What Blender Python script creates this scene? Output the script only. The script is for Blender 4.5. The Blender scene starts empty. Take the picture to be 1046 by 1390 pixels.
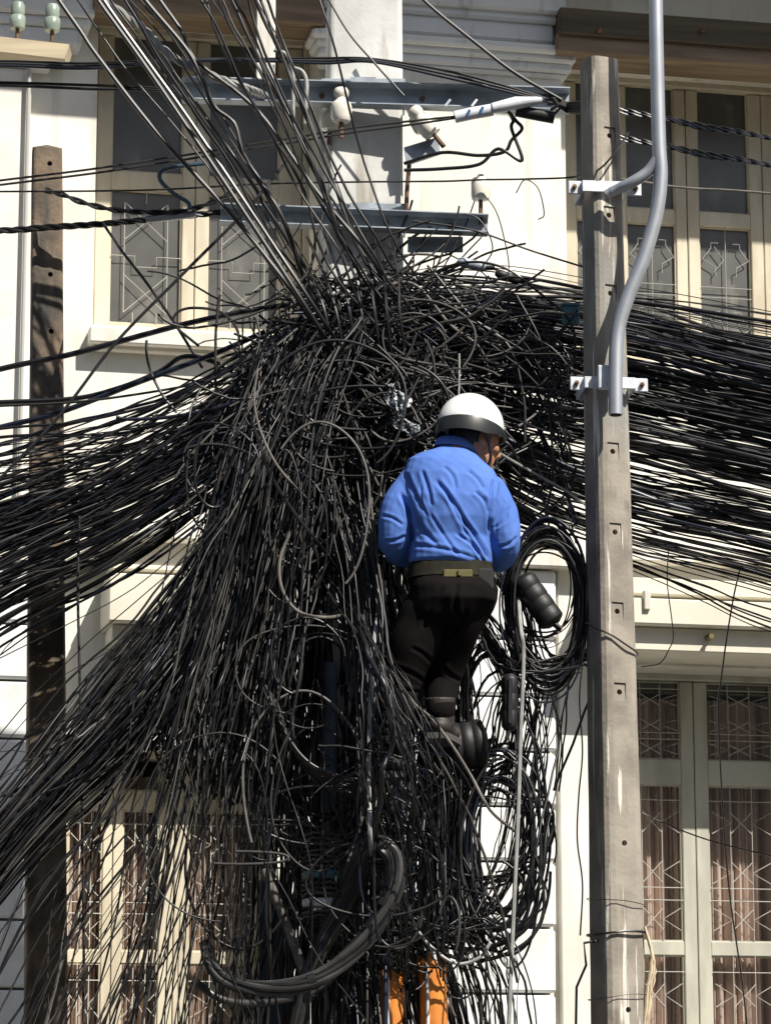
import bpy, math, random
import numpy as np
from mathutils import Vector, Matrix, Euler
R = math.radians
random.seed(7); rng = np.random.default_rng(11)
scene = bpy.context.scene
COL = scene.collection

# ---------------------------------------------------------------- camera, sky, sun, exposure
CAM = np.array((0.0, -11.7, 1.6)); PITCH = R(11.7); FPX = 4200.0
cd = bpy.data.cameras.new('camera'); cam = bpy.data.objects.new('camera', cd); COL.objects.link(cam)
cam.location = CAM; cam.rotation_euler = (math.pi/2 + PITCH, 0, 0)
cd.sensor_fit = 'VERTICAL'; cd.sensor_height = 36; cd.lens = FPX/1390*36; cd.clip_end = 2000; cd.clip_start = 0.1
scene.camera = cam
SUN_AZ, SUN_EL = R(41), R(47)          # azimuth to the right of the direction back towards the camera
sdir = Vector((math.sin(SUN_AZ)*math.cos(SUN_EL), -math.cos(SUN_AZ)*math.cos(SUN_EL), math.sin(SUN_EL)))
world = bpy.data.worlds.new('World'); scene.world = world; world.use_nodes = True
nt = world.node_tree; nt.nodes.clear()
sky = nt.nodes.new('ShaderNodeTexSky'); sky.sky_type = 'NISHITA'; sky.sun_disc = False
sky.sun_elevation = SUN_EL; sky.sun_rotation = math.atan2(sdir.x, sdir.y); sky.dust_density = 1.6
bg = nt.nodes.new('ShaderNodeBackground'); bg.inputs[1].default_value = 0.066
wo = nt.nodes.new('ShaderNodeOutputWorld')
nt.links.new(sky.outputs[0], bg.inputs[0]); nt.links.new(bg.outputs[0], wo.inputs[0])
sl = bpy.data.lights.new('sun', 'SUN'); sl.energy = 5.0; sl.angle = R(0.53); sl.color = (1.0, 0.945, 0.86)
sun = bpy.data.objects.new('sun', sl); COL.objects.link(sun); sun.rotation_euler = sdir.to_track_quat('Z', 'Y').to_euler()
sun.location = (6, -8, 14)
scene.view_settings.view_transform = 'Standard'; scene.view_settings.look = 'None'
scene.view_settings.gamma = 1; scene.view_settings.use_curve_mapping = False
scene.view_settings.exposure = 0.52
scene.render.engine = 'CYCLES'; scene.cycles.use_denoising = True; scene.cycles.max_bounces = 6

# ---------------------------------------------------------------- pixels to points
cp, sp_ = math.cos(PITCH), math.sin(PITCH)
def ray(px, py):
    a, b = px-523.0, 695.0-py
    return np.array((a, FPX*cp - b*sp_, FPX*sp_ + b*cp))
def P(px, py, Y=0.0):                 # the point seen at a pixel on the upright plane y = Y
    d = ray(px, py); t = (Y-CAM[1])/d[1]
    return Vector(CAM + d*t)
def PA(xy, Y):                        # the same for arrays
    a, b = xy[..., 0]-523.0, 695.0-xy[..., 1]
    d = np.stack((a, FPX*cp - b*sp_, FPX*sp_ + b*cp), -1)
    t = (Y-CAM[1])/d[..., 1]
    return CAM + d*t[..., None]
def project(v):
    d = v - CAM
    x = d[..., 0]; z = d[..., 1]*cp + d[..., 2]*sp_; y = -d[..., 1]*sp_ + d[..., 2]*cp
    return np.stack((523+FPX*x/z, 695-FPX*y/z), -1)
MPX = 1/362.0                         # metres for one pixel round the poles
BO = np.array((0.0, 2.5, 0.0)); BROT = R(11.8)   # the facade: its right end lies farther off
bu = np.array((math.cos(BROT), math.sin(BROT), 0)); bn = np.array((-math.sin(BROT), math.cos(BROT), 0))
def F(px, py, proud=0.0):             # pixel -> (u, z) on the facade plane that stands proud by so much
    d = ray(px, py); o = BO - bn*proud
    t = np.dot(o-CAM, bn)/np.dot(d, bn); p = CAM + d*t
    return float(np.dot(p-BO, bu)), float(p[2])

# ---------------------------------------------------------------- materials
def mat(name, color, rough=0.6, metal=0.0, spec=0.5, noise=None, bump=None, stains=None, coat=0.0):
    m = bpy.data.materials.new(name); m.use_nodes = True
    n = m.node_tree.nodes; l = m.node_tree.links; b = n['Principled BSDF']
    b.inputs['Base Color'].default_value = (*color, 1); b.inputs['Roughness'].default_value = rough
    b.inputs['Metallic'].default_value = metal; b.inputs['Specular IOR Level'].default_value = spec
    b.inputs['Coat Weight'].default_value = coat
    tc = n.new('ShaderNodeTexCoord')
    out = None
    def tex(scale, detail=6, stretch=None):
        t = n.new('ShaderNodeTexNoise'); t.inputs['Scale'].default_value = scale; t.inputs['Detail'].default_value = detail
        if stretch:
            mp = n.new('ShaderNodeMapping'); mp.inputs['Scale'].default_value = stretch
            l.new(tc.outputs['Object'], mp.inputs[0]); l.new(mp.outputs[0], t.inputs['Vector'])
        else: l.new(tc.outputs['Object'], t.inputs['Vector'])
        return t
    if noise:                          # (scale, darker colour, low, high[, stretch])
        t = tex(noise[0], 8, noise[4] if len(noise) > 4 else None)
        r = n.new('ShaderNodeValToRGB'); r.color_ramp.elements[0].position = noise[2]; r.color_ramp.elements[1].position = noise[3]
        r.color_ramp.elements[0].color = (*noise[1], 1); r.color_ramp.elements[1].color = (*color, 1)
        l.new(t.outputs['Fac'], r.inputs[0]); out = r.outputs[0]
    if stains:                         # list of (scale, colour, low, high, stretch)
        for s in stains:
            t = tex(s[0], 7, s[4]); r = n.new('ShaderNodeValToRGB')
            r.color_ramp.elements[0].position = s[2]; r.color_ramp.elements[1].position = s[3]
            mx = n.new('ShaderNodeMix'); mx.data_type = 'RGBA'
            l.new(t.outputs['Fac'], r.inputs[0]); l.new(r.outputs[0], mx.inputs[0])
            if out: l.new(out, mx.inputs[6])
            else: mx.inputs[6].default_value = (*color, 1)
            mx.inputs[7].default_value = (*s[1], 1); out = mx.outputs[2]
    if out: l.new(out, b.inputs['Base Color'])
    if bump:                           # (scale, strength, distance)
        t = tex(bump[0], 5); bp = n.new('ShaderNodeBump'); bp.inputs['Strength'].default_value = bump[1]; bp.inputs['Distance'].default_value = bump[2]
        l.new(t.outputs['Fac'], bp.inputs['Height']); l.new(bp.outputs[0], b.inputs['Normal'])
    return m
M = {}
M['plaster'] = mat('plaster', (.80, .775, .70), .85, noise=(2.2, (.69, .665, .59), .35, .62), bump=(60, .15, .004),
                   stains=[(5, (.46, .43, .36), .56, .78, (2.2, 2.2, .22)), (1.6, (.60, .57, .50), .52, .7, (1, 1, 1.4))])
M['white_plaster'] = mat('white_plaster', (.77, .78, .77), .85, noise=(3, (.68, .69, .68), .35, .62), bump=(70, .15, .003),
                         stains=[(6, (.42, .42, .39), .57, .8, (2.5, 2.5, .25)), (2, (.58, .58, .55), .54, .7, (1, 1, 1))])
M['cove_pipe_grey'] = mat('cove_pipe_grey', (.42, .41, .38), .9)  # plain grey: the cove's shade as colour, also used for the pipe
M['frame'] = mat('frame_paint', (.60, .545, .415), .6, noise=(9, (.46, .405, .30), .36, .58, (1, 1, .3)), bump=(120, .2, .002))
M['frame_shaded'] = mat('frame_paint_shaded', (.47, .46, .38), .6, noise=(9, (.36, .35, .29), .36, .58, (1, 1, .3)), bump=(120, .2, .002))  # frame paint with the canopy's shade mixed into its grey-green colour
M['lintel'] = mat('lintel_wood', (.27, .195, .125), .7, noise=(6, (.16, .115, .075), .35, .65, (.4, 4, 4)))
M['board'] = mat('dark_board', (.115, .09, .055), .75, noise=(5, (.06, .048, .03), .35, .65, (.3, 4, 4)))
M['soffit'] = mat('soffit', (.33, .29, .21), .85, noise=(3, (.22, .19, .14), .35, .65))
M['fascia'] = mat('fascia', (.70, .665, .56), .8, noise=(3, (.58, .55, .45), .35, .65))
M['dusty_glass'] = mat('dusty_glass', (.115, .115, .105), .32, noise=(4, (.075, .075, .07), .35, .7), stains=[(8, (.20, .195, .175), .58, .8, (1, 1, .5))])
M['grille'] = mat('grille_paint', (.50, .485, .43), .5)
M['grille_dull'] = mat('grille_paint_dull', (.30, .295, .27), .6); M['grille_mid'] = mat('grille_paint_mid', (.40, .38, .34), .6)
M['curtain'] = mat('curtain', (.80, .65, .575), .9, noise=(3, (.64, .50, .44), .35, .65))
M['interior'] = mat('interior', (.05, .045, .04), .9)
g = bpy.data.materials.new('window_glass'); g.use_nodes = True; M['glass'] = g
n = g.node_tree.nodes; l = g.node_tree.links; n.clear()
o_ = n.new('ShaderNodeOutputMaterial'); mx = n.new('ShaderNodeMixShader'); tr = n.new('ShaderNodeBsdfTransparent'); gl = n.new('ShaderNodeBsdfGlossy')
gl.inputs['Roughness'].default_value = .06; tr.inputs[0].default_value = (.93, .94, .93, 1); fr = n.new('ShaderNodeMapRange'); lw = n.new('ShaderNodeLayerWeight'); lw.inputs[0].default_value = .25; fr.inputs[3].default_value = .05; fr.inputs[4].default_value = .5; l.new(lw.outputs['Facing'], fr.inputs[0])
l.new(fr.outputs[0], mx.inputs[0]); l.new(tr.outputs[0], mx.inputs[1]); l.new(gl.outputs[0], mx.inputs[2]); l.new(mx.outputs[0], o_.inputs[0])
M['concrete'] = mat('concrete', (.325, .29, .24), .88, noise=(7, (.19, .168, .14), .32, .62), bump=(55, .35, .006),
                    stains=[(4.5, (.62, .59, .52), .60, .64, (9, 9, .5)), (11, (.15, .13, .11), .62, .75, (1.4, 1.4, .35)), (3, (.235, .235, .215), .5, .72, (1, 1, .6))])
M['old_concrete'] = mat('old_concrete', (.20, .15, .105), .9, noise=(8, (.085, .068, .052), .34, .62), bump=(50, .5, .008),
                        stains=[(6, (.06, .056, .05), .48, .64, (2, 2, .5))])
M['pale_concrete'] = mat('pale_concrete', (.66, .66, .63), .85, noise=(5, (.50, .50, .47), .35, .62), bump=(60, .25, .004),
                         stains=[(6, (.34, .31, .26), .60, .75, (2, 2, .3))])
M['hole'] = mat('hole_dark', (.02, .018, .015), .95)
M['galv'] = mat('galvanised', (.46, .48, .51), .45, .6, noise=(18, (.42, .44, .47), .35, .65))
M['galv_dull'] = mat('galvanised_dull', (.40, .45, .50), .55, .35, noise=(14, (.26, .29, .32), .35, .65), stains=[(9, (.22, .13, .08), .66, .78, (1, 1, 1))])
M['steel_white'] = mat('painted_bracket', (.66, .69, .73), .5, .2, noise=(20, (.5, .52, .55), .35, .6))
M['rust'] = mat('rusty_steel', (.20, .12, .075), .8, .3, noise=(30, (.10, .06, .04), .35, .65))
M['porcelain'] = mat('porcelain', (.80, .77, .68), .22, noise=(10, (.66, .62, .53), .35, .6), coat=.3)
M['green_glass'] = mat('green_insulator', (.30, .36, .30), .3, noise=(12, (.20, .24, .20), .35, .6))
M['timber'] = mat('timber', (.60, .50, .34), .75, noise=(6, (.44, .36, .24), .35, .65, (.3, 4, 4)))
# cables: each strand takes one of these
CM = []
for nm, c, r in (('cable_black', (.010, .010, .012), .36), ('cable_soft_black', (.015, .0145, .0145), .48), ('cable_charcoal', (.024, .0235, .023), .46),
                 ('cable_dusty', (.055, .050, .044), .6), ('cable_blue_black', (.010, .014, .027), .36), ('cable_grey', (.115, .11, .10), .55)):
    CM.append(mat(nm, c, r, noise=(25, tuple(x*.6 for x in c), .35, .65)))
M['grey_cable'] = mat('pale_grey_cable', (.36, .36, .34), .5, noise=(20, (.25, .25, .24), .35, .65))
M['bark_cable'] = mat('weathered_cable', (.17, .155, .135), .7, noise=(20, (.09, .08, .07), .35, .65))
M['black_plastic'] = mat('black_plastic', (.009, .009, .0095), .55, bump=(90, .2, .003))
M['dark_teal'] = mat('teal_black_cable', (.03, .06, .09), .45)
M['hose'] = mat('hose', (.06, .058, .055), .36, noise=(8, (.028, .027, .026), .35, .62), bump=(30, .15, .004))
M['white_sleeve'] = mat('white_sleeve', (.74, .77, .80), .4, noise=(10, (.55, .58, .62), .35, .6))
M['blue_tape'] = mat('blue_tape', (.05, .13, .30), .5)
M['orange'] = mat('orange_pipe', (.74, .27, .05), .45, noise=(9, (.52, .17, .035), .35, .62))
M['turquoise'] = mat('turquoise_box', (.09, .22, .26), .5, noise=(20, (.05, .12, .15), .35, .6))
M['blue_grey'] = mat('blue_grey_duct', (.085, .12, .16), .5, noise=(6, (.05, .07, .095), .35, .6))
M['film'] = mat('plastic_film', (.50, .54, .56), .25, noise=(14, (.33, .36, .38), .35, .6))
M['shirt'] = mat('blue_shirt', (.092, .185, .52), .85, spec=.2, noise=(6, (.072, .152, .44), .3, .65), bump=(260, .1, .002))
M['trousers'] = mat('dark_trousers', (.0075, .006, .0058), .9, spec=.1, noise=(12, (.005, .004, .004), .3, .65))
M['belt'] = mat('webbing_belt', (.022, .021, .012), .85, spec=.2, noise=(30, (.012, .011, .007), .35, .65))
M['leather'] = mat('black_leather', (.02, .018, .016), .5)
M['brass'] = mat('belt_buckle', (.16, .14, .06), .5, .5)
M['skin'] = mat('skin', (.42, .205, .105), .55, noise=(14, (.40, .19, .10), .35, .65))
M['hair'] = mat('hair', (.012, .010, .009), .5)
M['helmet'] = mat('helmet_white', (.82, .82, .79), .22, coat=.4, noise=(9, (.70, .70, .67), .32, .55))
M['helmet_band'] = mat('helmet_band', (.018, .02, .02), .4)
M['boot'] = mat('boot', (.03, .025, .022), .6)
M['sole'] = mat('boot_sole', (.07, .065, .06), .8)
M['ground'] = mat('ground', (.11, .105, .10), .9, noise=(2, (.12, .115, .11), .35, .65))
M['asphalt'] = mat('asphalt', (.055, .055, .056), .9, noise=(4, (.04, .04, .04), .35, .65), bump=(200, .3, .004))
M['paving'] = mat('paving', (.15, .145, .135), .85, noise=(3, (.11, .105, .10), .35, .65))
M['kerb'] = mat('kerb', (.45, .44, .41), .85, noise=(5, (.3, .29, .27), .35, .65))

# ---------------------------------------------------------------- mesh helpers
def link(name, me, parent=None, m=None):
    o = bpy.data.objects.new(name, me); COL.objects.link(o)
    if parent: o.parent = parent
    return o
def tag(o, label=None, cat=None, group=None, kind=None):
    if label: o['label'] = label
    if cat: o['category'] = cat
    if group: o['group'] = group
    if kind: o['kind'] = kind
    return o
def empty(name, loc, rz=0):
    o = bpy.data.objects.new(name, None); COL.objects.link(o); o.location = loc; o.rotation_euler = (0, 0, rz); o.empty_display_size = .1
    return o
class MB:
    def __init__(s): s.v = []; s.f = []
    def add(s, v, f):
        k = len(s.v); s.v += [tuple(x) for x in v]; s.f += [tuple(i+k for i in q) for q in f]; return s
    def box(s, x0, x1, y0, y1, z0, z1, mtx=None):
        v = [Vector((x, y, z)) for z in (z0, z1) for y in (y0, y1) for x in (x0, x1)]
        if mtx: v = [mtx @ q for q in v]
        return s.add(v, [(0, 2, 3, 1), (4, 5, 7, 6), (0, 1, 5, 4), (2, 6, 7, 3), (0, 4, 6, 2), (1, 3, 7, 5)])
    def cbox(s, x0, x1, y0, y1, z0, z1, c=.01, mtx=None):     # a box with all edges cut back
        ax = [(x0, x1), (y0, y1), (z0, z1)]; v = []; idx = {}
        for i in (0, 1):
            for j in (0, 1):
                for k in (0, 1):
                    for a in range(3):
                        p = []
                        for d, q in enumerate((i, j, k)):
                            val = ax[d][q]
                            if d != a: val += c if q == 0 else -c
                            p.append(val)
                        idx[(i, j, k, a)] = len(v); v.append(Vector(p))
        f = []
        for a in range(3):
            b, c2 = (a+1) % 3, (a+2) % 3
            for q in (0, 1):
                def key(m_, n_):
                    t = [0, 0, 0]; t[a] = q; t[b] = m_; t[c2] = n_; return idx[(*t, a)]
                ring = [key(0, 0), key(1, 0), key(1, 1), key(0, 1)]
                f.append(ring if q else ring[::-1])
        for a in range(3):                                     # edges along axis a
            b, c2 = (a+1) % 3, (a+2) % 3
            for m_ in (0, 1):
                for n_ in (0, 1):
                    def k2(q, ax_):
                        t = [0, 0, 0]; t[a] = q; t[b] = m_; t[c2] = n_; return idx[(*t, ax_)]
                    r = [k2(0, b), k2(1, b), k2(1, c2), k2(0, c2)]
                    f.append(r if (m_ ^ n_) else r[::-1])
        for i in (0, 1):
            for j in (0, 1):
                for k in (0, 1):
                    t = [idx[(i, j, k, a)] for a in range(3)]
                    f.append(t if (i+j+k) % 2 else t[::-1])
        if mtx: v = [mtx @ q for q in v]
        return s.add(v, f)
    def tube(s, pts, r, sides=8, cap=True):
        pts = [Vector(p) for p in pts]; n = len(pts)
        rr = r if hasattr(r, '__len__') else [r]*n
        nrm = None; v = []
        for i, p in enumerate(pts):
            t = (pts[min(i+1, n-1)]-pts[max(i-1, 0)]).normalized()
            if nrm is None:
                nrm = t.cross(Vector((0, 0, 1)) if abs(t.z) < .9 else Vector((1, 0, 0))).normalized()
            else: nrm = (nrm - t*nrm.dot(t)).normalized()
            b = t.cross(nrm)
            for k in range(sides):
                a = 2*math.pi*k/sides; v.append(p + (nrm*math.cos(a)+b*math.sin(a))*rr[i])
        f = [(i*sides+k, i*sides+(k+1) % sides, (i+1)*sides+(k+1) % sides, (i+1)*sides+k) for i in range(n-1) for k in range(sides)]
        if cap: f += [tuple(range(sides))[::-1], tuple((n-1)*sides+k for k in range(sides))]
        return s.add(v, f)
    def lathe(s, prof, sides=20, mtx=None):                     # prof: (r, z)
        v = []; n = len(prof)
        for r_, z in prof:
            for k in range(sides):
                a = 2*math.pi*k/sides; v.append(Vector((r_*math.cos(a), r_*math.sin(a), z)))
        f = [(i*sides+k, i*sides+(k+1) % sides, (i+1)*sides+(k+1) % sides, (i+1)*sides+k) for i in range(n-1) for k in range(sides)]
        f += [tuple(range(sides))[::-1], tuple((n-1)*sides+k for k in range(sides))]
        if mtx: v = [mtx @ q for q in v]
        return s.add(v, f)
    def build(s, name, m, parent=None, smooth=False, mw=False):
        me = bpy.data.meshes.new(name); me.from_pydata(s.v, [], s.f); me.materials.append(m)
        if smooth:
            me.polygons.foreach_set('use_smooth', [True]*len(me.polygons)); 
            try: me.set_sharp_from_angle(angle=R(48))
            except Exception: pass
        o = link(name, me, parent)
        if mw and parent:                                       # coordinates were world ones
            o.matrix_parent_inverse = parent_matrix(parent).inverted()
        return o
def parent_matrix(o):
    m = Matrix.LocRotScale(o.location, o.rotation_euler, o.scale)
    return parent_matrix(o.parent) @ o.matrix_parent_inverse @ m if o.parent else m
def spline(pts, k=8):
    p = np.array(pts, float); p = np.vstack((2*p[0]-p[1], p, 2*p[-1]-p[-2])); out = []
    for i in range(1, len(p)-2):
        t = np.linspace(0, 1, k, endpoint=False)[:, None]
        a, b, c, d = p[i-1], p[i], p[i+1], p[i+2]
        out.append(.5*((2*b)+(c-a)*t+(2*a-5*b+4*c-d)*t**2+(3*b-a-3*c+d)*t**3))
    out.append(p[-2][None]); return np.vstack(out)

# ================================================================= ground
def sheet(name, x0, x1, y0, y1, z, m):
    return tag(MB().add([(x0, y0, z), (x1, y0, z), (x1, y1, z), (x0, y1, z)], [(0, 1, 2, 3)]).build(name, m), kind='structure')
sheet('ground', -600, 600, -600, 600, -.16, M['ground'])
sheet('road', -60, 60, -13, -1.6, -.13, M['asphalt'])
tag(MB().cbox(-60, 60, -1.5, 9, -.2, 0, .01).build('pavement', M['paving']), kind='structure')
tag(MB().cbox(-60, 60, -1.62, -1.5, -.25, .004, .015).build('kerb', M['kerb']), kind='structure')

# ================================================================= added row behind the viewer, unseen, holds back sky light for darker shade
opp = empty('added_shade_row', (0, -19, 0)); tag(opp, 'added unseen grey building row across the road, darkening the shaded sides', 'building')
MB().cbox(-26, 26, -8, 0, -.15, 11.5, .03).build('wall', mat('grey_render', (.30, .29, .27), .9, noise=(2, (.22, .21, .2), .35, .65)), opp)
wb = MB().cbox(-.6, .6, -.02, .03, 0, 1.5, .01).build('window', M['interior'], opp); wb.location = (-24, 0, 1.4)
for i in range(60):
    if i == 0: continue
    o = wb.copy(); COL.objects.link(o); o.parent = opp; o.location = (-24+2.5*(i % 20), 0, 1.4+3.5*(i//20))
MB().cbox(-26.2, 26.2, -.1, .5, 11.5, 11.8, .02).build('cornice', M['kerb'], opp)
# ================================================================= the building
bld = empty('building', BO, BROT)
tag(bld, 'cream and white plastered building with grilled casement windows and rusticated blocks', 'building')
# window openings, measured on the wall plane
def rect(x0, y0, x1, y1, xr, pr=0.0):
    ym = (y0+y1)/2
    return [F(x0, ym, pr)[0], F(x1, ym, pr)[0], F(xr, y1, pr)[1], F(xr, y0, pr)[1]]
WD = .27                              # how deep the casements sit in the wall
WIN = {'ul': rect(130, 20, 432, 447, 250), 'ur': rect(768, 88, 1120, 492, 930),
       'll': rect(84, 1012, 372, 1560, 220), 'lr': rect(832, 905, 1150, 1540, 940)}
umin, umax, zmin, zmax = -6.0, 6.5, 0.0, 9.6
def cutwall():
    us = sorted({umin, umax} | {w[i] for w in WIN.values() for i in (0, 1)})
    zs = sorted({zmin, zmax} | {w[i] for w in WIN.values() for i in (2, 3)})
    b = MB()
    for i in range(len(us)-1):
        for j in range(len(zs)-1):
            cu, cz = (us[i]+us[i+1])/2, (zs[j]+zs[j+1])/2
            if any(w[0] < cu < w[1] and w[2] < cz < w[3] for w in WIN.values()): continue
            b.add([(us[i], 0, zs[j]), (us[i+1], 0, zs[j]), (us[i+1], 0, zs[j+1]), (us[i], 0, zs[j+1])], [(0, 1, 2, 3)])
    for w in WIN.values():
        u0, u1, z0, z1 = w; d = .6
        b.add([(u0, 0, z0), (u0, d, z0), (u0, d, z1), (u0, 0, z1)], [(0, 1, 2, 3)])
        b.add([(u1, 0, z0), (u1, d, z0), (u1, d, z1), (u1, 0, z1)], [(3, 2, 1, 0)])
        b.add([(u0, 0, z0), (u1, 0, z0), (u1, d, z0), (u0, d, z0)], [(0, 1, 2, 3)])
        b.add([(u0, 0, z1), (u1, 0, z1), (u1, d, z1), (u0, d, z1)], [(3, 2, 1, 0)])
    return b.build('wall', M['plaster'], bld)
cutwall()
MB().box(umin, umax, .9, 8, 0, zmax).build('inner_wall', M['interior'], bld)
bx = MB(); bx.box(umin, umin+.25, .004, .9, 0, zmax); bx.box(umax-.25, umax, .004, .9, 0, zmax); bx.box(umin, umax, .004, .9, zmax, zmax+.2)
bx.build('end_wall', M['plaster'], bld)

def grille(w, u0, u1, z0, z1, y, style, m):
    b = MB(); r = .0024; cu = (u0+u1)/2; W = u1-u0; H = z1-z0
    def ln(*q): b.tube([(u0+a*W, y+random.uniform(-.002, .002), z0+c*H) for a, c in q], r, 5)
    if style == 0:
        ln((.5, 0), (.5, 1)); ln((0, .52), (1, .52)); ln((0, .44), (1, .44))
        for c in (.20, .74):
            ln((.06, c), (.22, c+.09), (.22, c+.13), (.36, c+.13)); ln((.06, c), (.30, c-.06), (.30, c-.13))
            ln((.94, c), (.78, c+.09), (.78, c+.13), (.64, c+.13)); ln((.94, c), (.70, c-.06), (.70, c-.13))
            ln((.28, c+.10), (.46, c)); ln((.28, c-.1), (.46, c))
    elif style == 1:
        for c in (.22, .76):
            ln((.2, c+.14), (.5, c), (.8, c+.14)); ln((.2, c-.14), (.5, c), (.8, c-.14))
            ln((.2, c-.14), (.2, c+.14)); ln((.8, c-.14), (.8, c+.14))
        ln((0, .5), (.2, .5)); ln((.8, .5), (1, .5)); ln((.2, .36), (.2, .62)); ln((.8, .36), (.8, .62))
        ln((.2, .5), (.35, .5), (.35, .42), (.65, .42), (.65, .5), (.8, .5)); ln((.66, 0), (.66, .08)); ln((.33, 0), (.33, .08)); ln((.5, .9), (.5, 1))
    else:
        for a in (.33, .66): ln((a, 0), (a, 1))
        for c in (.26, .34, .9): ln((0, c), (1, c))
        for c in (.14, .44, .76):
            ln((.05, c-.07), (.33, c), (.05, c+.07)); ln((.95, c-.07), (.66, c), (.95, c+.07)); ln((.33, c-.07), (.66, c+.07)); ln((.33, c+.07), (.66, c-.07))
    return b.build('grille', m, w)

def window(key, name, cols, rows_for, fm, gm, glass, curtain, label):
    """cols: pane spans in u; rows_for(i): pane spans in z for column i."""
    u0, u1, z0, z1 = WIN[key]
    w = empty(name, (0, 0, 0)); w.parent = bld; w['label'] = label
    yf, yb = WD, WD+.06
    b = MB(); e = .002
    panes = []
    # outer frame
    fw = .028
    b.cbox(u0-e, u0+fw, yf-.03, yb+.02, z0, z1, .004); b.cbox(u1-fw, u1+e, yf-.03, yb+.02, z0, z1, .004)
    b.cbox(u0+fw+e, u1-fw-e, yf-.03, yb+.02, z1-fw, z1+e, .004); b.cbox(u0+fw+e, u1-fw-e, yf-.035, yb+.02, z0-e, z0+fw, .004)
    b.build('frame', fm, w)
    edges = [u0+fw+e] + [x for i in range(len(cols)-1) for x in ((cols[i][1]+cols[i+1][0])/2,)*2] + [u1-fw-e]
    for i, (a, c) in enumerate(cols):
        l_, r_ = edges[2*i]+.002, edges[2*i+1]-.002
        rows = rows_for(i); cb = MB(); dy = random.uniform(-.004, .004)
        cb.cbox(l_, a, yf+dy, yb, z0+fw+.003, z1-fw-.003, .004); cb.cbox(c, r_, yf+dy, yb, z0+fw+.003, z1-fw-.003, .004)
        zz = [z0+fw+.004] + [x for r2 in rows for x in r2] + [z1-fw-.004]
        for k in range(0, len(zz), 2):
            if zz[k+1]-zz[k] > .004: cb.cbox(a+.0005, c-.0005, yf+dy+.003, yb-.003, zz[k], zz[k+1], .003)
        cs = cb.build('casement', fm, w)
        for (za, zb) in rows:
            pb = MB(); pb.box(a-.006, c+.006, yf+.030, yf+.034, za-.006, zb+.006); pb.build('pane', glass, w)
            # glazing bead
            gb = MB(); t = .007
            gb.box(a, a+t, yf+.012, yf+.029, za, zb); gb.box(c-t, c, yf+.012, yf+.029, za, zb)
            gb.box(a+t, c-t, yf+.012, yf+.029, za, za+t); gb.box(a+t, c-t, yf+.012, yf+.029, zb-t, zb); gb.build('glazing_bead', fm, w)
    if curtain:
        nn = 160; pts = [(u0+.03+(u1-u0-.06)*k/nn, (WD+.13)+.035*math.sin(k*.62+1.1*math.sin(k*.07))*(.6+.4*math.sin(k*.21))+.012*math.sin(k*1.9)) for k in range(nn+1)]
        cb = MB(); zt, zb_ = z1-.1, z0+.02
        cb.add([(x, y, zb_) for x, y in pts]+[(x, y, zt) for x, y in pts], [(k, k+1, nn+2+k, nn+1+k) for k in range(nn)])
        cb.build('curtain', M['curtain'], w, True)
    return w
def ucols(xs, y): return [(F(a, y, -WD)[0], F(b, y, -WD)[0]) for a, b in xs]
def zrows(ys, x): return [(F(x, b, -WD)[1], F(x, a, -WD)[1]) for a, b in ys]
w = window('ul', 'window', ucols([(151, 248), (283, 379)], 250), lambda i: zrows([(262, 440), (48, 236)], 200+130*i)
           if False else zrows([(258, 440), (48, 234)], 200), M['frame'], M['grille'], M['dusty_glass'], False, 'upper window with cream casements behind the top crossarms')
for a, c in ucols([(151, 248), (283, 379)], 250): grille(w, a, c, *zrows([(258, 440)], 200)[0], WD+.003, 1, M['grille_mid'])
w = window('ur', 'window', ucols([(782, 834), (850, 917), (948, 1018), (1052, 1106)], 300), lambda i: zrows([(305, 478), (104, 286)], 930),
           M['frame'], M['grille'], M['dusty_glass'], False, 'upper window with cream casements behind the bent steel pipe')
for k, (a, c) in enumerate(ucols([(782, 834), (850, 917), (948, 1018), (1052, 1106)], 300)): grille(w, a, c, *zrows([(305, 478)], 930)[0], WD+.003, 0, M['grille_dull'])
cl = ucols([(845, 927), (963, 1052), (1080, 1140)], 1200)
w = window('lr', 'window', cl, lambda i: zrows([(1297, 1525), (1066, 1278), (926, 1032)], 945), M['frame_shaded'], M['grille'], M['glass'], True,
           'lower window with pinkish curtains under the canopy')
for a, c in cl:
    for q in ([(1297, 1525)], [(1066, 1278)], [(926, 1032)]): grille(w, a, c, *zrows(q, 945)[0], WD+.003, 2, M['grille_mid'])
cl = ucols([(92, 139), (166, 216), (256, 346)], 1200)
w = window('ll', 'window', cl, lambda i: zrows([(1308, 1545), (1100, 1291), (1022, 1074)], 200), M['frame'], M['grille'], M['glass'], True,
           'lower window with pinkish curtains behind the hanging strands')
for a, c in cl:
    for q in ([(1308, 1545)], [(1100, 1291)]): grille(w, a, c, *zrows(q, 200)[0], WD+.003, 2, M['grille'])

def course(name, x0, x1, ya, yb, xr, proud, m, back=-.0, c=.006, par=None):
    """a horizontal member whose front face is seen from ya (top) to yb at pixel column xr"""
    zt, zb = F(xr, ya, proud)[1], F(xr, yb, proud)[1]
    u0, u1 = F(x0, (ya+yb)/2, proud)[0], F(x1, (ya+yb)/2, proud)[0]
    return MB().cbox(u0, u1, -proud, .002 if back == 0 else back, zb, zt, c).build(name, m, par or bld)
# central pilaster (upper storey) with its capital
course('pilaster', 446, 764, 96, 730, 620, .10, M['plaster'])
for (x0, x1, ya, yb, pr) in ((436, 770, 88, 96, .125), (432, 776, 74, 87.5, .15), (428, 782, 62, 73.5, .18), (424, 788, 50, 61.5, .215),
                             (440, 752, 22, 49.5, .17), (434, 760, 8, 21.5, .20), (428, 768, -14, 7.5, .235)):
    course('moulding', x0, x1, ya, yb, 620, pr, M['white_plaster'], c=.012)
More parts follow.
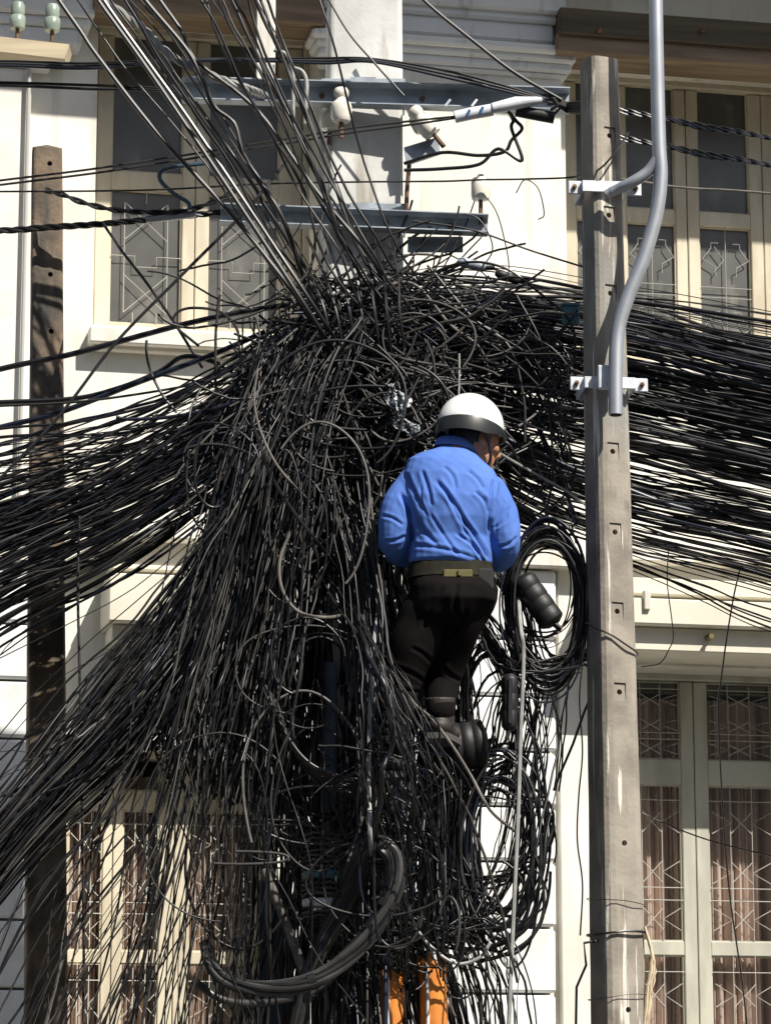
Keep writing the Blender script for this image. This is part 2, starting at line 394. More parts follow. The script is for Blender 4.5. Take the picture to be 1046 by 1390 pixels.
# left pilaster
course('pilaster', -420, 36, 92, 730, 20, .07, M['plaster'])
for (x0, x1, ya, yb, pr) in ((-430, 70, 80, 91.5, .10), (-430, 96, 58, 79.5, .13), (-430, 112, 34, 57.5, .155), (-430, 124, 18, 33.5, .18), (-430, 130, -30, 17.5, .21)):
    course('moulding', x0, x1, ya, yb, 60, pr, M['white_plaster'], c=.012)
# lintel over the upper right window
course('lintel', 756, 1300, 57, 81, 930, .25, M['lintel'])
course('lintel_board', 760, 1300, 22, 56.5, 930, .28, M['board'])
for x in (812, 952): MB().lathe([(.012, 0), (.012, .02), (.006, .03)], 10, Matrix.Translation((F(x, 42, .28)[0], -.281, F(x, 42, .28)[1])) @ Matrix.Rotation(R(90), 4, 'X')).build('bolt', M['rust'], bld)
course('lintel', 128, 440, -18, 19, 250, .24, M['lintel'])
# sills and string courses
course('sill', 122, 440, 449, 470, 250, .10, M['plaster']); course('sill_moulding', 126, 435, 470.5, 480, 250, .05, M['plaster'])
course('sill', 750, 1300, 494, 512, 930, .10, M['plaster'])
# eave above the picture: shades the top of the facade
zt = F(600, -120)[1]
MB().cbox(umin, umax+.5, -.98, .002, zt, zt+.22, .02).build('eave', M['plaster'], bld)
# canopies over the lower windows
def canopy(x0, x1, ys, xr, pr):
    a, b_, c, d, e_, f_ = ys
    course('canopy_slab', x0, x1, a, b_, xr, .20, M['plaster'])
    course('canopy_cove', x0+4, x1, b_+.5, c, xr, .10, M['cove_pipe_grey'])  # shade under the slab is put into the cove's grey
    course('canopy_slab', x0, x1, c+.5, d, xr, pr*.8, M['fascia'])
    course('canopy_fascia', x0-4, x1, d+5, e_, xr, pr, M['fascia'])
    course('canopy_fascia', x0, x1, e_+4, f_, xr, pr-.07, M['fascia'])
    zb = F(xr, e_, pr)[1]; 
canopy(818, 1320, (742, 764, 786, 809, 849, 885), 940, .42)
canopy(152, 415, (712, 732, 768, 776, 846, 872), 250, .34)
q = F(960, 866, .35); MB().lathe([(.004, 0), (.016, .004), (.016, .016), (.008, .03), (.012, .045), (.012, .055)], 12, Matrix.Translation((q[0], -.352, q[1])) @ Matrix.Rotation(R(90), 4, 'X')).build('hook', M['brass'], bld)
q = F(885, 812, .40); MB().cbox(q[0]-.05, q[0]-.02, -.44, -.40, q[1]-.06, q[1]+.03, .003).build('bracket', M['plaster'], bld)
# string course between the storeys, in front of the pier
course('string_course', 410, 812, 742, 764, 620, .15, M['plaster']); course('string_course', -420, 148, 742, 764, 100, .12, M['plaster'])
# rusticated blocks: piers beside the lower windows
def blocks(x0, x1, ys, xr, pr, skip=0):
    for i in range(len(ys)-1):
        zt, zb = F(xr, ys[i], pr)[1], F(xr, ys[i+1], pr)[1]; g_ = .013
        u0, u1 = F(x0, ys[i], pr)[0], F(x1, ys[i], pr)[0]
        n_ = 1; off = 0
        cuts = [u0] + [u0+(u1-u0)*(k+off)/n_ for k in range(1 if not off else 0, n_) if 0 < (k+off)/n_ < 1] + [u1]
        for k in range(len(cuts)-1):
            p_ = pr+random.uniform(-.004, .004)
            MB().cbox(cuts[k]+(.003 if k else 0), cuts[k+1]-(.003 if k < len(cuts)-2 else 0), -p_, -.003, zb+g_*.5, zt-g_*.5, .012).build('block', M['white_plaster'], bld)
RY = [772, 868, 946, 1020, 1095, 1170, 1259, 1349, 1440, 1530]
blocks(392, 754, RY, 720, .085)
LY = [768, 790, 846, 923, 1002, 1080, 1164, 1248, 1342, 1435, 1530]
blocks(-420, 80, LY, 20, .085)
course('jamb', 760, 800, 770, 1540, 780, .05, M['plaster'])
course('jamb', 374, 388, 880, 1560, 380, .05, M['plaster'])
# grey downpipe on the left pier
u, z = F(35.5, 300, .12); b = MB(); b.tube([(u, -.105, F(35, 740, .1)[1]), (u, -.105, F(35, 92, .1)[1])], .010, 10); b.build('downpipe', M['cove_pipe_grey'], bld, True)
#--SPLIT--
# ================================================================= poles
def evalmesh(o):
    dg = bpy.context.evaluated_depsgraph_get(); return bpy.data.meshes.new_from_object(o.evaluated_get(dg))
def apply_mods(o):
    me = evalmesh(o); o.modifiers.clear(); old = o.data; o.data = me; return o
def pole(name, label, Y, top, low, theta, m, holes=(), peak=0.0, group=None, chamf=.16, pads=True):
    """top/low: (left px, right px, y) of the outline; square tapered post turned by theta, down to the ground"""
    k = math.cos(theta)+math.sin(theta)
    a, b = P(top[0], top[2], Y), P(top[1], top[2], Y); c, d = P(low[0], low[2], Y), P(low[1], low[2], Y)
    ct, cl = (a+b)/2, (c+d)/2; wt, wl = (b.x-a.x)/k, (d.x-c.x)/k
    def at(z):
        f = (z-cl.z)/(ct.z-cl.z); return cl.x+(ct.x-cl.x)*f, wl+(wt-wl)*f
    root = empty(name, (at(0)[0], Y, 0)); tag(root, label, 'pole', group)
    rings = []; zs = list(np.linspace(-.15, ct.z, 40)); v = []; f = []; rt = Matrix.Rotation(theta, 3, 'Z')
    prs = random.Random(3)
    for z in zs:
        x, wd = at(z); h = wd/2; ch = wd*chamf
        loop = []
        for sx, sy, a0 in ((-1, -1, 180), (1, -1, 270), (1, 1, 0), (-1, 1, 90)):      # rounded corners
            for q_ in range(4): a_ = R(a0+30*q_); loop.append((sx*(h-ch)+ch*math.cos(a_), sy*(h-ch)+ch*math.sin(a_)))
        for q in loop:
            p = rt @ Vector((q[0], q[1], 0)); v.append((p.x+x+prs.uniform(-.0009, .0009), p.y+Y+prs.uniform(-.0009, .0009), z))
    for i in range(len(zs)-1):
        for j in range(16): f.append((i*16+j, i*16+(j+1) % 16, (i+1)*16+(j+1) % 16, (i+1)*16+j))
    f.append(tuple(range(16))[::-1]); n0 = (len(zs)-1)*16
    x, wd = at(ct.z); v.append((x, Y, ct.z+peak)); f += [(n0+j, n0+(j+1) % 16, len(v)-1) for j in range(16)]
    o = MB().add(v, f).build('shaft', m, root, mw=True)
    if holes:
        cut = MB(); hp = []
        for (hx, hy, pad) in holes:
            p0 = P(hx, hy, Y); xx, wd = at(p0.z); off = (p0.x-xx-math.sin(theta)*wd/2)/math.cos(theta); off = max(-wd*.3, min(wd*.3, off))
            mt = Matrix.Translation((xx, Y, p0.z)) @ Matrix.Rotation(theta, 4, 'Z') @ Matrix.Translation((off, -wd/2, 0))
            rr = .0105
            cut.lathe([(rr, -.03), (rr, .05)], 12, mt @ Matrix.Rotation(R(-90), 4, 'X'))
            if pad:
                wdg = [(-.024, -.02, -.034), (.024, -.02, -.034), (.024, -.02, .036), (-.024, -.02, .036), (-.024, .001, -.034), (.024, .001, -.034), (.024, .007, .033), (-.024, .007, .033)]
                cut.add([mt @ Vector(q) for q in wdg], [(0, 1, 2, 3), (4, 7, 6, 5), (0, 4, 5, 1), (1, 5, 6, 2), (2, 6, 7, 3), (3, 7, 4, 0)])
            hp.append(mt)
        co = cut.build('cutter', M['hole']); md = o.modifiers.new('b', 'BOOLEAN'); md.operation = 'DIFFERENCE'; md.object = co; md.solver = 'EXACT'; md.use_self = True
        bpy.context.view_layer.update(); apply_mods(o); bpy.data.objects.remove(co)
        for mt in hp: MB().lathe([(.0102, -.004), (.0102, .004)], 12, mt @ Matrix.Translation((0, .035, 0)) @ Matrix.Rotation(R(-90), 4, 'X')).build('bolt_hole', M['hole'], root, mw=True)
    return root, at
YR, YL, YC = -.45, .35, .05
rpole, rat = pole('utility_pole', 'pale concrete pole with bolt holes carrying the bent steel pipe', YR, (784, 841, 84), (797, 881, 1390), R(24), M['concrete'],
            [(826, 190, 1), (825, 298, 1), (827, 404, 1), (830, 618, 1), (833, 727, 1), (836, 834, 1), (839, 943, 1), (845, 1147, 0), (850, 1372, 0)], chamf=.24)
lpole, lat = pole('utility_pole', 'dark weathered concrete post with peaked brown top crossed by fanning cables', YL, (41, 87, 206), (29, 95, 1390), R(9), M['old_concrete'],
            [(70, 228, 0), (71, 378, 0), (72, 455, 0)], peak=.03, chamf=.12)
cpole, cat_ = pole('utility_pole', 'pale square pole with two steel crossarms at the heart of the tangle', YC, (441, 546, 10), (428, 552, 1390), R(4), M['pale_concrete'], peak=.0, chamf=.07)

# ---- loops of wire tied round the pale pole
def band(name, label, y, r, tilt, m, par=None, n=40, tail=None):
    c = P(828, y, YR); x, wd = rat(c.z); pts = []
    for k in range(n+1):
        a = 2*math.pi*k/n; e = wd*.70/(abs(math.cos(a))**3.2+abs(math.sin(a))**3.2)**(1/3.2)*.85
        q = Matrix.Rotation(R(19.5), 3, 'Z') @ Vector((e*math.cos(a), e*math.sin(a), 0))
        pts.append((x+q.x, YR+q.y, c.z+tilt*math.cos(a+.4)*1.0+.003*math.sin(3*a)))
    if tail: pts += [tuple(P(*t)) for t in tail]
    o = MB().tube(pts, r, 6).build(name, m, None, True); return tag(o, label, 'wire', None)
band('tie_wire', 'black wire looped slantwise round the pale pole at canopy height', 868, .0036, -.058, CM[0])
band('tie_wire', 'doubled black wire tied round the pale pole beside the frayed orange strip', 1268, .0048, .005, CM[0], tail=[(792, 1280, -.52), (795, 1310, -.52), (782, 1340, -.5), (781, 1400, -.5)])
band('tie_wire', 'hair-thin wire round the pale pole above the doubled black wire', 1225, .0016, -.012, CM[2])
band('tie_wire', 'hair-thin wire round the pale pole low below the doubled black wire', 1354, .0016, .01, CM[2])
b = MB(); prs = random.Random(5)
pts = [(874, 1258), (884, 1300), (880, 1330), (876, 1370), (873, 1430), (872, 1480)]
for k in range(3): b.tube([P(x+k*2.4+prs.uniform(-1, 1), y+k*6, -.50+.006*k) for x, y in spline(pts, 5)], [.006-.0012*k+.001*math.sin(i) for i in range(26)], 5)
tag(b.build('frayed_strip', M['timber'], None, True), 'frayed pale orange strip hanging down the edge of the pale pole', 'strip')

# ---- bent steel pipe with two clamps
arm = empty('lamp_arm', P(835, 563, -.60)); tag(arm, 'grey galvanised bent steel pipe clamped to the pale concrete pole', 'pipe arm')
pp = [P(x, y, Y) for x, y, Y in ((889, -60, -.66), (890, 40, -.66), (892, 130, -.65), (894, 200, -.645), (896, 240, -.64), (890, 290, -.635), (873, 350, -.63), (851, 405, -.625), (838, 450, -.62), (835, 500, -.62), (835, 563, -.62))]
sp = [Vector(q) for q in spline(pp, 7)]
MB().tube(sp, .0265, 18).build('pipe', M['galv'], arm, True, True)
e0 = sp[-1]; MB().lathe([(.021, 0), (.021, .004)], 16, Matrix.Translation(e0-Vector((0, 0, .003)))).build('pipe_end', M['hole'], arm, True, True)
br = [P(894, 212, -.645), P(880, 232, -.63), P(858, 247, -.62), P(835, 258, -.59), P(822, 264, -.58)]
MB().tube([Vector(q) for q in spline(br, 5)], [.022]*14+[.020]*4+[.017]*3, 14).build('brace', M['galv'], arm, True, True)
def clamp(y, x0, x1):
    c = P((x0+x1)/2, y, YR); x, wd = rat(c.z); rt = Matrix.Translation((x, YR, c.z)) @ Matrix.Rotation(R(6), 4, 'Z')
    h = wd*.66; b = MB()
    b.cbox(-h-.005, h+.005, -h-.008, -h, -.022, .022, .002, rt); b.cbox(-h-.005, h+.005, h, h+.008, -.022, .022, .002, rt)
    for s in (-1, 1):
        xa, xb = (s*(h+.055), s*(h+.004)) if s < 0 else (h+.004, h+.055)
        b.cbox(xa, xb, -h*.75-.006, -h*.75+.002, -.026, .026, .003, rt)
        b.cbox(min(s*h, s*(h+.006)), max(s*h, s*(h+.006)), -h-.006, h+.006, -.022, .022, .002, rt)
    cl = b.build('clamp', M['steel_white'], arm, False, True)
    for s in (-1, 1):
        MB().lathe([(.010, 0), (.010, .012), (.005, .013), (.005, .024)], 6, rt @ Matrix.Translation((s*(h+.032), -h*.75-.004, 0)) @ Matrix.Rotation(R(90), 4, 'X')).build('bolt', M['rust'], cl, False, True)
    return cl
clamp(263, 770, 862)
cl = clamp(528, 775, 866)
c = P(822, 528, YR); b = MB(); b.cbox(c.x-.04, c.x+.045, -.60, -.572, c.z-.035, c.z+.055, .004); b.cbox(c.x+.0, c.x+.02, -.62, -.60, c.z-.012, c.z+.012, .003); b.build('gusset', M['steel_white'], cl, False, True)

# ================================================================= crossarms and insulators
def crossarm(name, label, x0, y0, x1, y1, hpx, Y, m, depth=.055):
    a, b_ = P(x0, y0, Y), P(x1, y1, Y); root = empty(name, (a+b_)/2); tag(root, label, 'crossarm')
    d = (b_-a); L = d.length; ex = d.normalized(); ey = Vector((-ex.y, ex.x, 0)).normalized(); ez = ex.cross(ey)
    mt = Matrix(((ex.x, ey.x, ez.x, a.x), (ex.y, ey.y, ez.y, a.y), (ex.z, ey.z, ez.z, a.z), (0, 0, 0, 1))); h = hpx*MPX; t = .006
    b = MB(); b.cbox(0, L, 0, t, -h, 0, .001, mt); b.cbox(0, L, -depth, -.0002, -t, .0, .001, mt); b.cbox(0, L, -depth*.8, -.0002, -h, -h+t, .001, mt)
    b.build('channel', m, root, False, True)
    for f in (.2, .36, .62, .86):
        MB().lathe([(.011, 0), (.011, .010), (.006, .011), (.006, .022)], 6, mt @ Matrix.Translation((L*f, -.001, -h*.5)) @ Matrix.Rotation(R(90), 4, 'X')).build('bolt', M['rust'], root, False, True)
    return root, mt, L
x1r, _, _ = crossarm('steel_crossarm', 'long grey steel channel crossarm across the top of the middle pole', 249, 111, 772, 126, 32, -.16, M['galv_dull'], .07)
x2r, _, _ = crossarm('steel_crossarm', 'short steel channel crossarm right above the tangled knot', 300, 282, 662, 297, 26, -.14, M['galv_dull'], .07)
b = MB(); a = P(553, 322, -.1); c = P(628, 343, -.1); b.cbox(a.x, c.x, -.11, -.10, c.z, a.z, .002)
b.build('fixing_plate', M['galv_dull'], x2r, False, True)
# band that ties both arms to the pole
for y, r_ in ((132, x1r), (300, x2r)):
    c = P(495, y, YC); x, wd = cat_(c.z); b = MB(); h = wd/2+.012
    for (xa, xb, ya, yb) in ((-h, h, -h-.006, -h), (-h, h, h, h+.006), (-h-.006, -h, -h-.006, h+.006), (h, h+.006, -h-.006, h+.006)): b.cbox(x+xa, x+xb, YC+ya, YC+yb, c.z-.02, c.z+.02, .001)
    b.build('pole_band', M['galv_dull'], r_, False, True)
    b = MB(); b.box(x-.05, x+.05, -.155, YC-h+.0, c.z-.012, c.z+.012); b.build('stand_off', M['galv_dull'], r_, False, True)
SPOOL = [(.010, -.004), (.030, 0), (.036, .012), (.038, .052), (.034, .066), (.022, .076), (.020, .084), (.027, .094), (.028, .108), (.022, .120), (.008, .125)]
def insulator(x, y, Y, par, s=1.0, tilt=0, prof=SPOOL, m='porcelain', pin=.06):
    p = P(x, y, Y); mt = Matrix.Translation(p) @ Matrix.Rotation(tilt, 4, 'Y') @ Matrix.Scale(s, 4)
    o = MB().lathe(prof, 22, mt).build('insulator', M[m], par, True, True)
    MB().lathe([(.009, -pin), (.009, -pin+.01), (.008, .01)], 10, mt).build('pin', M['rust'], o, True, True); return o
insulator(463, 165, -.21, x1r, 1.12); insulator(447, 176, -.12, x1r, 1.05); insulator(588, 182, -.20, x1r, 1.1, R(-38)); insulator(575, 178, -.10, x1r, 1.0, R(-25))
CUP = [(.006, 0), (.034, .004), (.037, .02), (.037, .075), (.030, .088), (.014, .094), (.012, .104), (.004, .106)]
insulator(652, 272, -.17, x2r, 1.0, 0, CUP, 'porcelain', .10)
b = MB(); q = [P(548, 200, -.17), P(594, 186, -.17), P(597, 207, -.17), P(552, 222, -.17)]
b.add([v+Vector((0, dy, 0)) for dy in (0, .03) for v in q], [(0, 3, 2, 1), (4, 5, 6, 7), (0, 1, 5, 4), (1, 2, 6, 5), (2, 3, 7, 6), (3, 0, 4, 7)]); b.build('strain_plate', M['galv_dull'], x1r, False, True)
b = MB(); b.tube([P(556, 212, -.14), P(552, 260, -.13), P(551, 292, -.12)], .010, 6); b.build('hanger', M['rust'], x1r, True, True)
# white upright batten above the long arm and its two pale hooks of conduit
a = P(349, -30, -.08); c = P(373, 110, -.08); tag(MB().cbox(a.x, c.x, -.10, -.05, c.z, a.z, .004).build('batten', M['plaster']), 'upright white batten standing on the left half of the long crossarm', 'batten')
for (pts, nm) in (([(372, 68), (388, 74), (397, 95), (398, 130), (397, 170)], 'bare end beside the batten'), ([(398, 92), (410, 97), (416, 112), (415, 140), (414, 168)], 'bare end nearer the insulators')):
    tag(MB().tube([P(x, y, -.26) for x, y in spline(pts, 6)], .0085, 8).build('conduit_hook', M['grey_cable'], None, True), 'hooked grey conduit over the long crossarm, its ' + nm, 'conduit')
# timber arm with green insulators on the left
a, c = P(-120, 50, .5), P(96, 78, .5)
tarm = empty('timber_crossarm', (a+c)/2); tag(tarm, 'cream timber crossarm with two greenish insulators against the pilaster', 'crossarm')
b = MB(); d = P(-120, 36, .5); e_ = P(96, 74, .5); f_ = P(96, 54+20, .5)
v = [P(-120, 36, .46), P(94, 60, .46), P(88, 80, .46), P(-120, 56, .46)]
b.add([q+Vector((0, dy, 0)) for dy in (0, .12) for q in v], [(0, 3, 2, 1), (4, 5, 6, 7), (0, 1, 5, 4), (1, 2, 6, 5), (2, 3, 7, 6), (3, 0, 4, 7)]); b.build('beam', M['timber'], tarm, False, True)
for x, y in ((24, 39), (71, 42)): insulator(x, y, .50, tarm, 1.0, 0, [(.008, 0), (.030, .0), (.034, .018), (.034, .05), (.028, .056), (.030, .064), (.030, .10), (.022, .115), (.006, .118)], 'green_glass', .05)
# posts that carry the timber arm back to the wall
b = MB(); p = P(-113, 50, .58); b.cbox(p.x-.04, p.x+.04, .58, 2.6, p.z-.05, p.z+.03, .004); b.build('bracket', M['rust'], tarm, False, True)

# strain clamp with its white sleeve, on the top line
def sleeve(name, label, pts, Y, r, m, cat, extra=None, par=None, sides=12):
    b = MB(); q = [P(x, y, Y) for x, y in spline(pts, 4)]
    b.tube(q, r if hasattr(r, '__len__') else [r*.8]+[r]*(len(q)-2)+[r*.8], sides); o = b.build(name, m, None, True); tag(o, label, cat); return o
root = empty('strain_clamp', P(680, 150, -.30)); tag(root, 'white sleeved strain clamp with blue marks beside the top of the pale pole', 'clamp')
b = MB(); b.tube([P(x, y, -.30) for x, y in ((617, 159), (640, 154), (668, 149))], .024, 14); b.build('sleeve', M['white_sleeve'], root, True, True)
b = MB(); b.tube([P(x, y, -.31) for x, y in ((668, 147), (700, 140), (735, 136))], [.021, .026, .014], 12); b.build('sleeve', M['white_sleeve'], root, True, True)
b = MB(); b.tube([P(x, y, -.28) for x, y in ((700, 150), (730, 156), (752, 160))], .024, 12); b.build('grip', M['black_plastic'], root, True, True)
for x, y in ((634, 152), (652, 148)): MB().tube([P(x, y+6, -.327), P(x+3, y-3, -.329)], .006, 6).build('blue_mark', M['blue_tape'], root, True, True)
for x, y in ((607, 140), (643, 140)): MB().tube([P(x-3, y+4, -.30), P(x+4, y-5, -.30)], .005, 6).build('white_tie', M['white_sleeve'], root, True, True)
b = MB()
for k in range(5): b.tube([P(735+4*k, 128+7*k, -.31), P(752+2*k, 134+3*k, -.33), P(770, 140+k*3, -.30), P(790, 138+4*k, -.42)], .006, 6)
b.build('wire_grip', CM[3], root, True, True)
# splice closures, boxes
def closure(label, pts, r, ribs=5, m=None, name='splice_closure', Y=-.45, endcap=True):
    a, c = P(*pts[0], Y), P(*pts[1], Y); root = empty(name, c); tag(root, label, 'splice closure')
    d = c-a; L = d.length; mt = Matrix.Translation(a) @ d.to_track_quat('Z', 'Y').to_matrix().to_4x4()
    prof = [(r*.55, 0), (r*.9, .012)]
    for k in range(ribs):
        z0 = .012+(L-.024)*k/ribs; z1 = .012+(L-.024)*(k+1)/ribs
        prof += [(r*.965, z0+.004), (r, z0+.007), (r, z1-.007), (r*.965, z1-.004)]
    prof += [(r*.9, L-.012), (r*.5, L)]
    MB().lathe(prof, 18, mt).build('body', m or M['black_plastic'], root, True, True)
    b = MB(); b.cbox(r*.9, r*1.18, -.008, .008, L*.1, L*.9, .003, mt); b.build('clamp_bar', m or M['black_plastic'], root, False, True)
    for s in (-1, 1): MB().tube([mt @ Vector((s*r*.3, 0, L-.004)), mt @ Vector((s*r*.35, .01, L+.03))], .008, 8).build('cable_port', M['black_plastic'], root, True, True)
    return root
closure('fat ribbed black splice closure hanging slantwise inside the cable coil', ((706, 783), (752, 848)), .050, 4, Y=-.42)
closure('slim black splice closure hanging upright below the cable coil', ((692, 915), (691, 992)), .030, 3, Y=-.50)
closure("squat black splice closure just below the worker's right boot", ((606, 1016), (662, 1008)), .092, 3, Y=-.34)
closure('small grey splice closure on the line right of the short crossarm', ((621, 354), (660, 364)), .020, 2, m=M['galv_dull'], Y=-.2)
closure('small black splice closure on the line left of the pale pole', ((672, 370), (706, 382)), .018, 3, Y=-.2)
q = P(774, 428, -.28); root = empty('junction_box', q); tag(root, 'small turquoise junction box on the cables beside the pale pole', 'box')
MB().cbox(q.x-.033, q.x+.033, -.31, -.27, q.z-.04, q.z+.03, .006).build('case', M['turquoise'], root, False, True); MB().cbox(q.x-.036, q.x+.036, -.313, -.267, q.z+.0305, q.z+.042, .004).build('lid', M['turquoise'], root, False, True)
# things at the foot of the middle pole
def pipe(name, label, cat, pts, Y, r, m, sides=14, hollow=False):
    q = [P(x, y, Y) for x, y in spline(pts, 4)]; o = MB().tube(q, r, sides).build(name, m, None, True); return tag(o, label, cat)
pipe('conduit', 'blue grey plastic conduit standing upright among the black strands', 'conduit', [(447, 900), (447, 960), (446, 1040), (446, 1100)], -.27, .030, M['blue_grey'])
a, c = P(352, 1195, -.05), P(384, 1560, -.05); tag(MB().cbox(a.x, c.x, -.08, .05, 0, a.z, .006).build('cable_duct', M['blue_grey']), 'tall dark blue steel duct rising behind the slanted grey pipe', 'duct')
pipe('slanted_pipe', 'slim grey pipe leaning between the blue duct and the thick hose loop', 'pipe', [(358, 1180), (385, 1245), (418, 1335)], -.42, .017, M['bark_cable'])
for (pts, r, lb, zb) in (([(533, 1322), (533, 1360), (534, 1560)], .040, 'rust orange plastic sleeve at the foot of the tangle, plain one', 0), ([(585, 1303), (588, 1350), (588, 1560)], .050, 'bright orange plastic sleeve with split edge at the foot of the tangle', 1)):
    root = empty('orange_sleeve', P(*pts[-1], -.36)); tag(root, lb, 'sleeve'); b = MB(); q = [P(x, y, -.36) for x, y in spline(pts, 8)]
    prs = random.Random(zb); n_ = 18; v = []; f = []
    q.append(Vector((q[-1].x, q[-1].y, 0)))
    for i, p in enumerate(q):
        for k in range(n_): 
            a = 2*math.pi*k/n_; rr = r*(1+.07*math.sin(k*1.7+i*.9)*zb+.03*math.sin(i*1.3+k))
            v.append((p.x+rr*math.cos(a), p.y+rr*math.sin(a), p.z+(.02*math.sin(k*1.1) if i == 0 else 0)))
    f = [(i*n_+k, (i+1)*n_+k, (i+1)*n_+(k+1) % n_, i*n_+(k+1) % n_) for i in range(len(q)-1) for k in range(n_)]
    o = b.add(v, f).build('tube', M['orange'], root, True, True); o.modifiers.new('s', 'SOLIDIFY').thickness = .004
    MB().tube([p+Vector((-r*.42, -r*.96, 0)) for p in q[2:]], .006, 6).build('split_edge', M['white_sleeve'], root, True, True)
# thick hose loop
hp = [(278, 1280), (286, 1310), (310, 1332), (360, 1342), (415, 1335), (462, 1308), (505, 1262), (532, 1212), (536, 1172), (522, 1150), (503, 1150), (488, 1168), (470, 1215), (440, 1275), (415, 1330), (400, 1420)]
hy = np.interp(np.arange(len(hp)), [0, 4, 9, 15], [-.40, -.62, -.66, -.36])
q = spline([P(*hp[i], hy[i]) for i in range(len(hp))], 10); rr = np.interp(np.arange(len(q)), [0, 50, 95, len(q)-1], [.020, .030, .040, .030])
hose = empty('hose', P(415, 1335, -.46)); tag(hose, 'thick black bundle of hoses bent into a loop low on the middle pole', 'hose')
MB().tube(q, rr*.72, 14).build('core', M['hose'], hose, True, True)
s_ = np.concatenate(([0], np.cumsum(np.linalg.norm(np.diff(q, axis=0), axis=1)))); T = np.gradient(q, axis=0); T /= np.linalg.norm(T, axis=1, keepdims=True); N = np.cross(T, (0, 1, 0)); N /= np.linalg.norm(N, axis=1, keepdims=True); B = np.cross(T, N)
prs = random.Random(2)
for k in range(9):
    a = s_*prs.uniform(1.5, 4)+2*math.pi*k/9; w_ = 1+.06*np.sin(s_*14+k); ra = prs.uniform(.26, .42)
    MB().tube(q+(N*np.cos(a)[:, None]+B*np.sin(a)[:, None])*(rr*.74*w_)[:, None], rr*ra, 7).build('strand', [M['hose'], CM[0], M['hose'], CM[2], CM[4]][k % 5], hose, True, True)
for f_ in (.28, .45, .60):
    i_ = int(f_*len(q)); MB().tube(q[i_-1:i_+2], rr[i_]*1.12, 14).build('tape_wrap', CM[1], hose, True, True)
hp = [(262, 1330), (300, 1356), (350, 1362), (410, 1352), (450, 1330)]
tag(MB().tube([P(x, y, -.40) for x, y in spline(hp, 8)], .014, 10).build('hose', M['hose'], None, True), 'thinner black hose sagging just under the thick hose loop', 'hose')
# crumpled film tied on, windings
def film(label, pts, wpx, Y, seed):
    prs = np.random.default_rng(seed); q = spline(pts, 12); v = []; f = []; n_ = 9
    for i, (x, y) in enumerate(q):
        for k in range(n_):
            s = (k/(n_-1)-.5)*2; ww = wpx*(.7+.5*math.sin(i*.35+seed))
            v.append(P(x+s*ww+prs.normal(0, 1.2), y+prs.normal(0, 1), Y+.02*math.sin(k*2.1+i*.4)+prs.normal(0, .006)))
    f = [(i*n_+k, i*n_+k+1, (i+1)*n_+k+1, (i+1)*n_+k) for i in range(len(q)-1) for k in range(n_-1)]
    o = MB().add(v, f).build('plastic_film', M['film'], None, True); md = o.modifiers.new('s', 'SOLIDIFY'); md.thickness = .002; return tag(o, label, 'plastic film')
film("torn grey plastic film hanging below the worker's left boot", [(545, 1022), (540, 1060), (548, 1100), (556, 1140), (560, 1165)], 13, -.48, 1)
film('pale scrap of plastic caught in the knot left of the helmet', [(528, 522), (540, 545), (546, 572), (560, 588)], 15, -.55, 4)
b = MB(); prs = random.Random(9); c = P(436, 1200, -.2)
for k in range(16):
    y = 1135+k*7.5; pts = []
    for i in range(19):
        a = 2*math.pi*i/18; pts.append(P(436+24*math.cos(a)*(1+prs.uniform(-.1, .1)), y+5*math.sin(a)+prs.uniform(-2, 2), -.36+.065*math.sin(a)))
    b.tube(pts, prs.uniform(.003, .006), 6)
tag(b.build('wire_winding', M['bark_cable'], None, True), 'messy winding of dusty wire bound round the upright cables by the hose loop', 'wire winding')
for k, (y, m_, lb) in enumerate(((1188, 'turquoise', 'faded green tape band round the wire winding'), (1226, 'white_sleeve', 'dirty white tape band round the wire winding'))):
    p = P(437, y, -.36); tag(MB().lathe([(.070, -.014), (.073, -.008), (.073, .010), (.069, .014)], 20, Matrix.Translation(p)).build('tape_band', M[m_] if k else M['turquoise'], None, True), lb, 'tape')
# ================================================================= cables
def tubes(paths, rad, sides, mats):
    """paths (n, m, 3), rad (n,), mats (n,) -> one mesh of n tubes"""
    n, m, _ = paths.shape
    T = np.empty_like(paths); T[:, 1:-1] = paths[:, 2:]-paths[:, :-2]; T[:, 0] = paths[:, 1]-paths[:, 0]; T[:, -1] = paths[:, -1]-paths[:, -2]
    T /= np.linalg.norm(T, axis=2, keepdims=True)+1e-9
    ref = np.where(np.abs(T[:, 0, 2:3]) < .8, np.array([[0, 0, 1.]]), np.array([[1., 0, 0]]))
    N = np.empty_like(paths); c = np.cross(T[:, 0], ref); N[:, 0] = c/np.linalg.norm(c, axis=1, keepdims=True)
    for i in range(1, m):
        c = N[:, i-1]-T[:, i]*np.sum(N[:, i-1]*T[:, i], 1, keepdims=True); N[:, i] = c/(np.linalg.norm(c, axis=1, keepdims=True)+1e-9)
    B = np.cross(T, N); a = 2*np.pi*np.arange(sides)/sides
    V = paths[:, :, None]+(N[:, :, None]*np.cos(a)[None, None, :, None]+B[:, :, None]*np.sin(a)[None, None, :, None])*rad[:, None, None, None]
    V = V.reshape(-1, 3)
    i = np.arange(m-1)[:, None]; k = np.arange(sides)[None]; k1 = (k+1) % sides
    q = np.stack((i*sides+k, i*sides+k1, (i+1)*sides+k1, (i+1)*sides+k), -1).reshape(-1, 4)
    Q = (q[None]+(np.arange(n)*m*sides)[:, None, None]).reshape(-1, 4)
    return V, Q, np.repeat(mats, len(q))
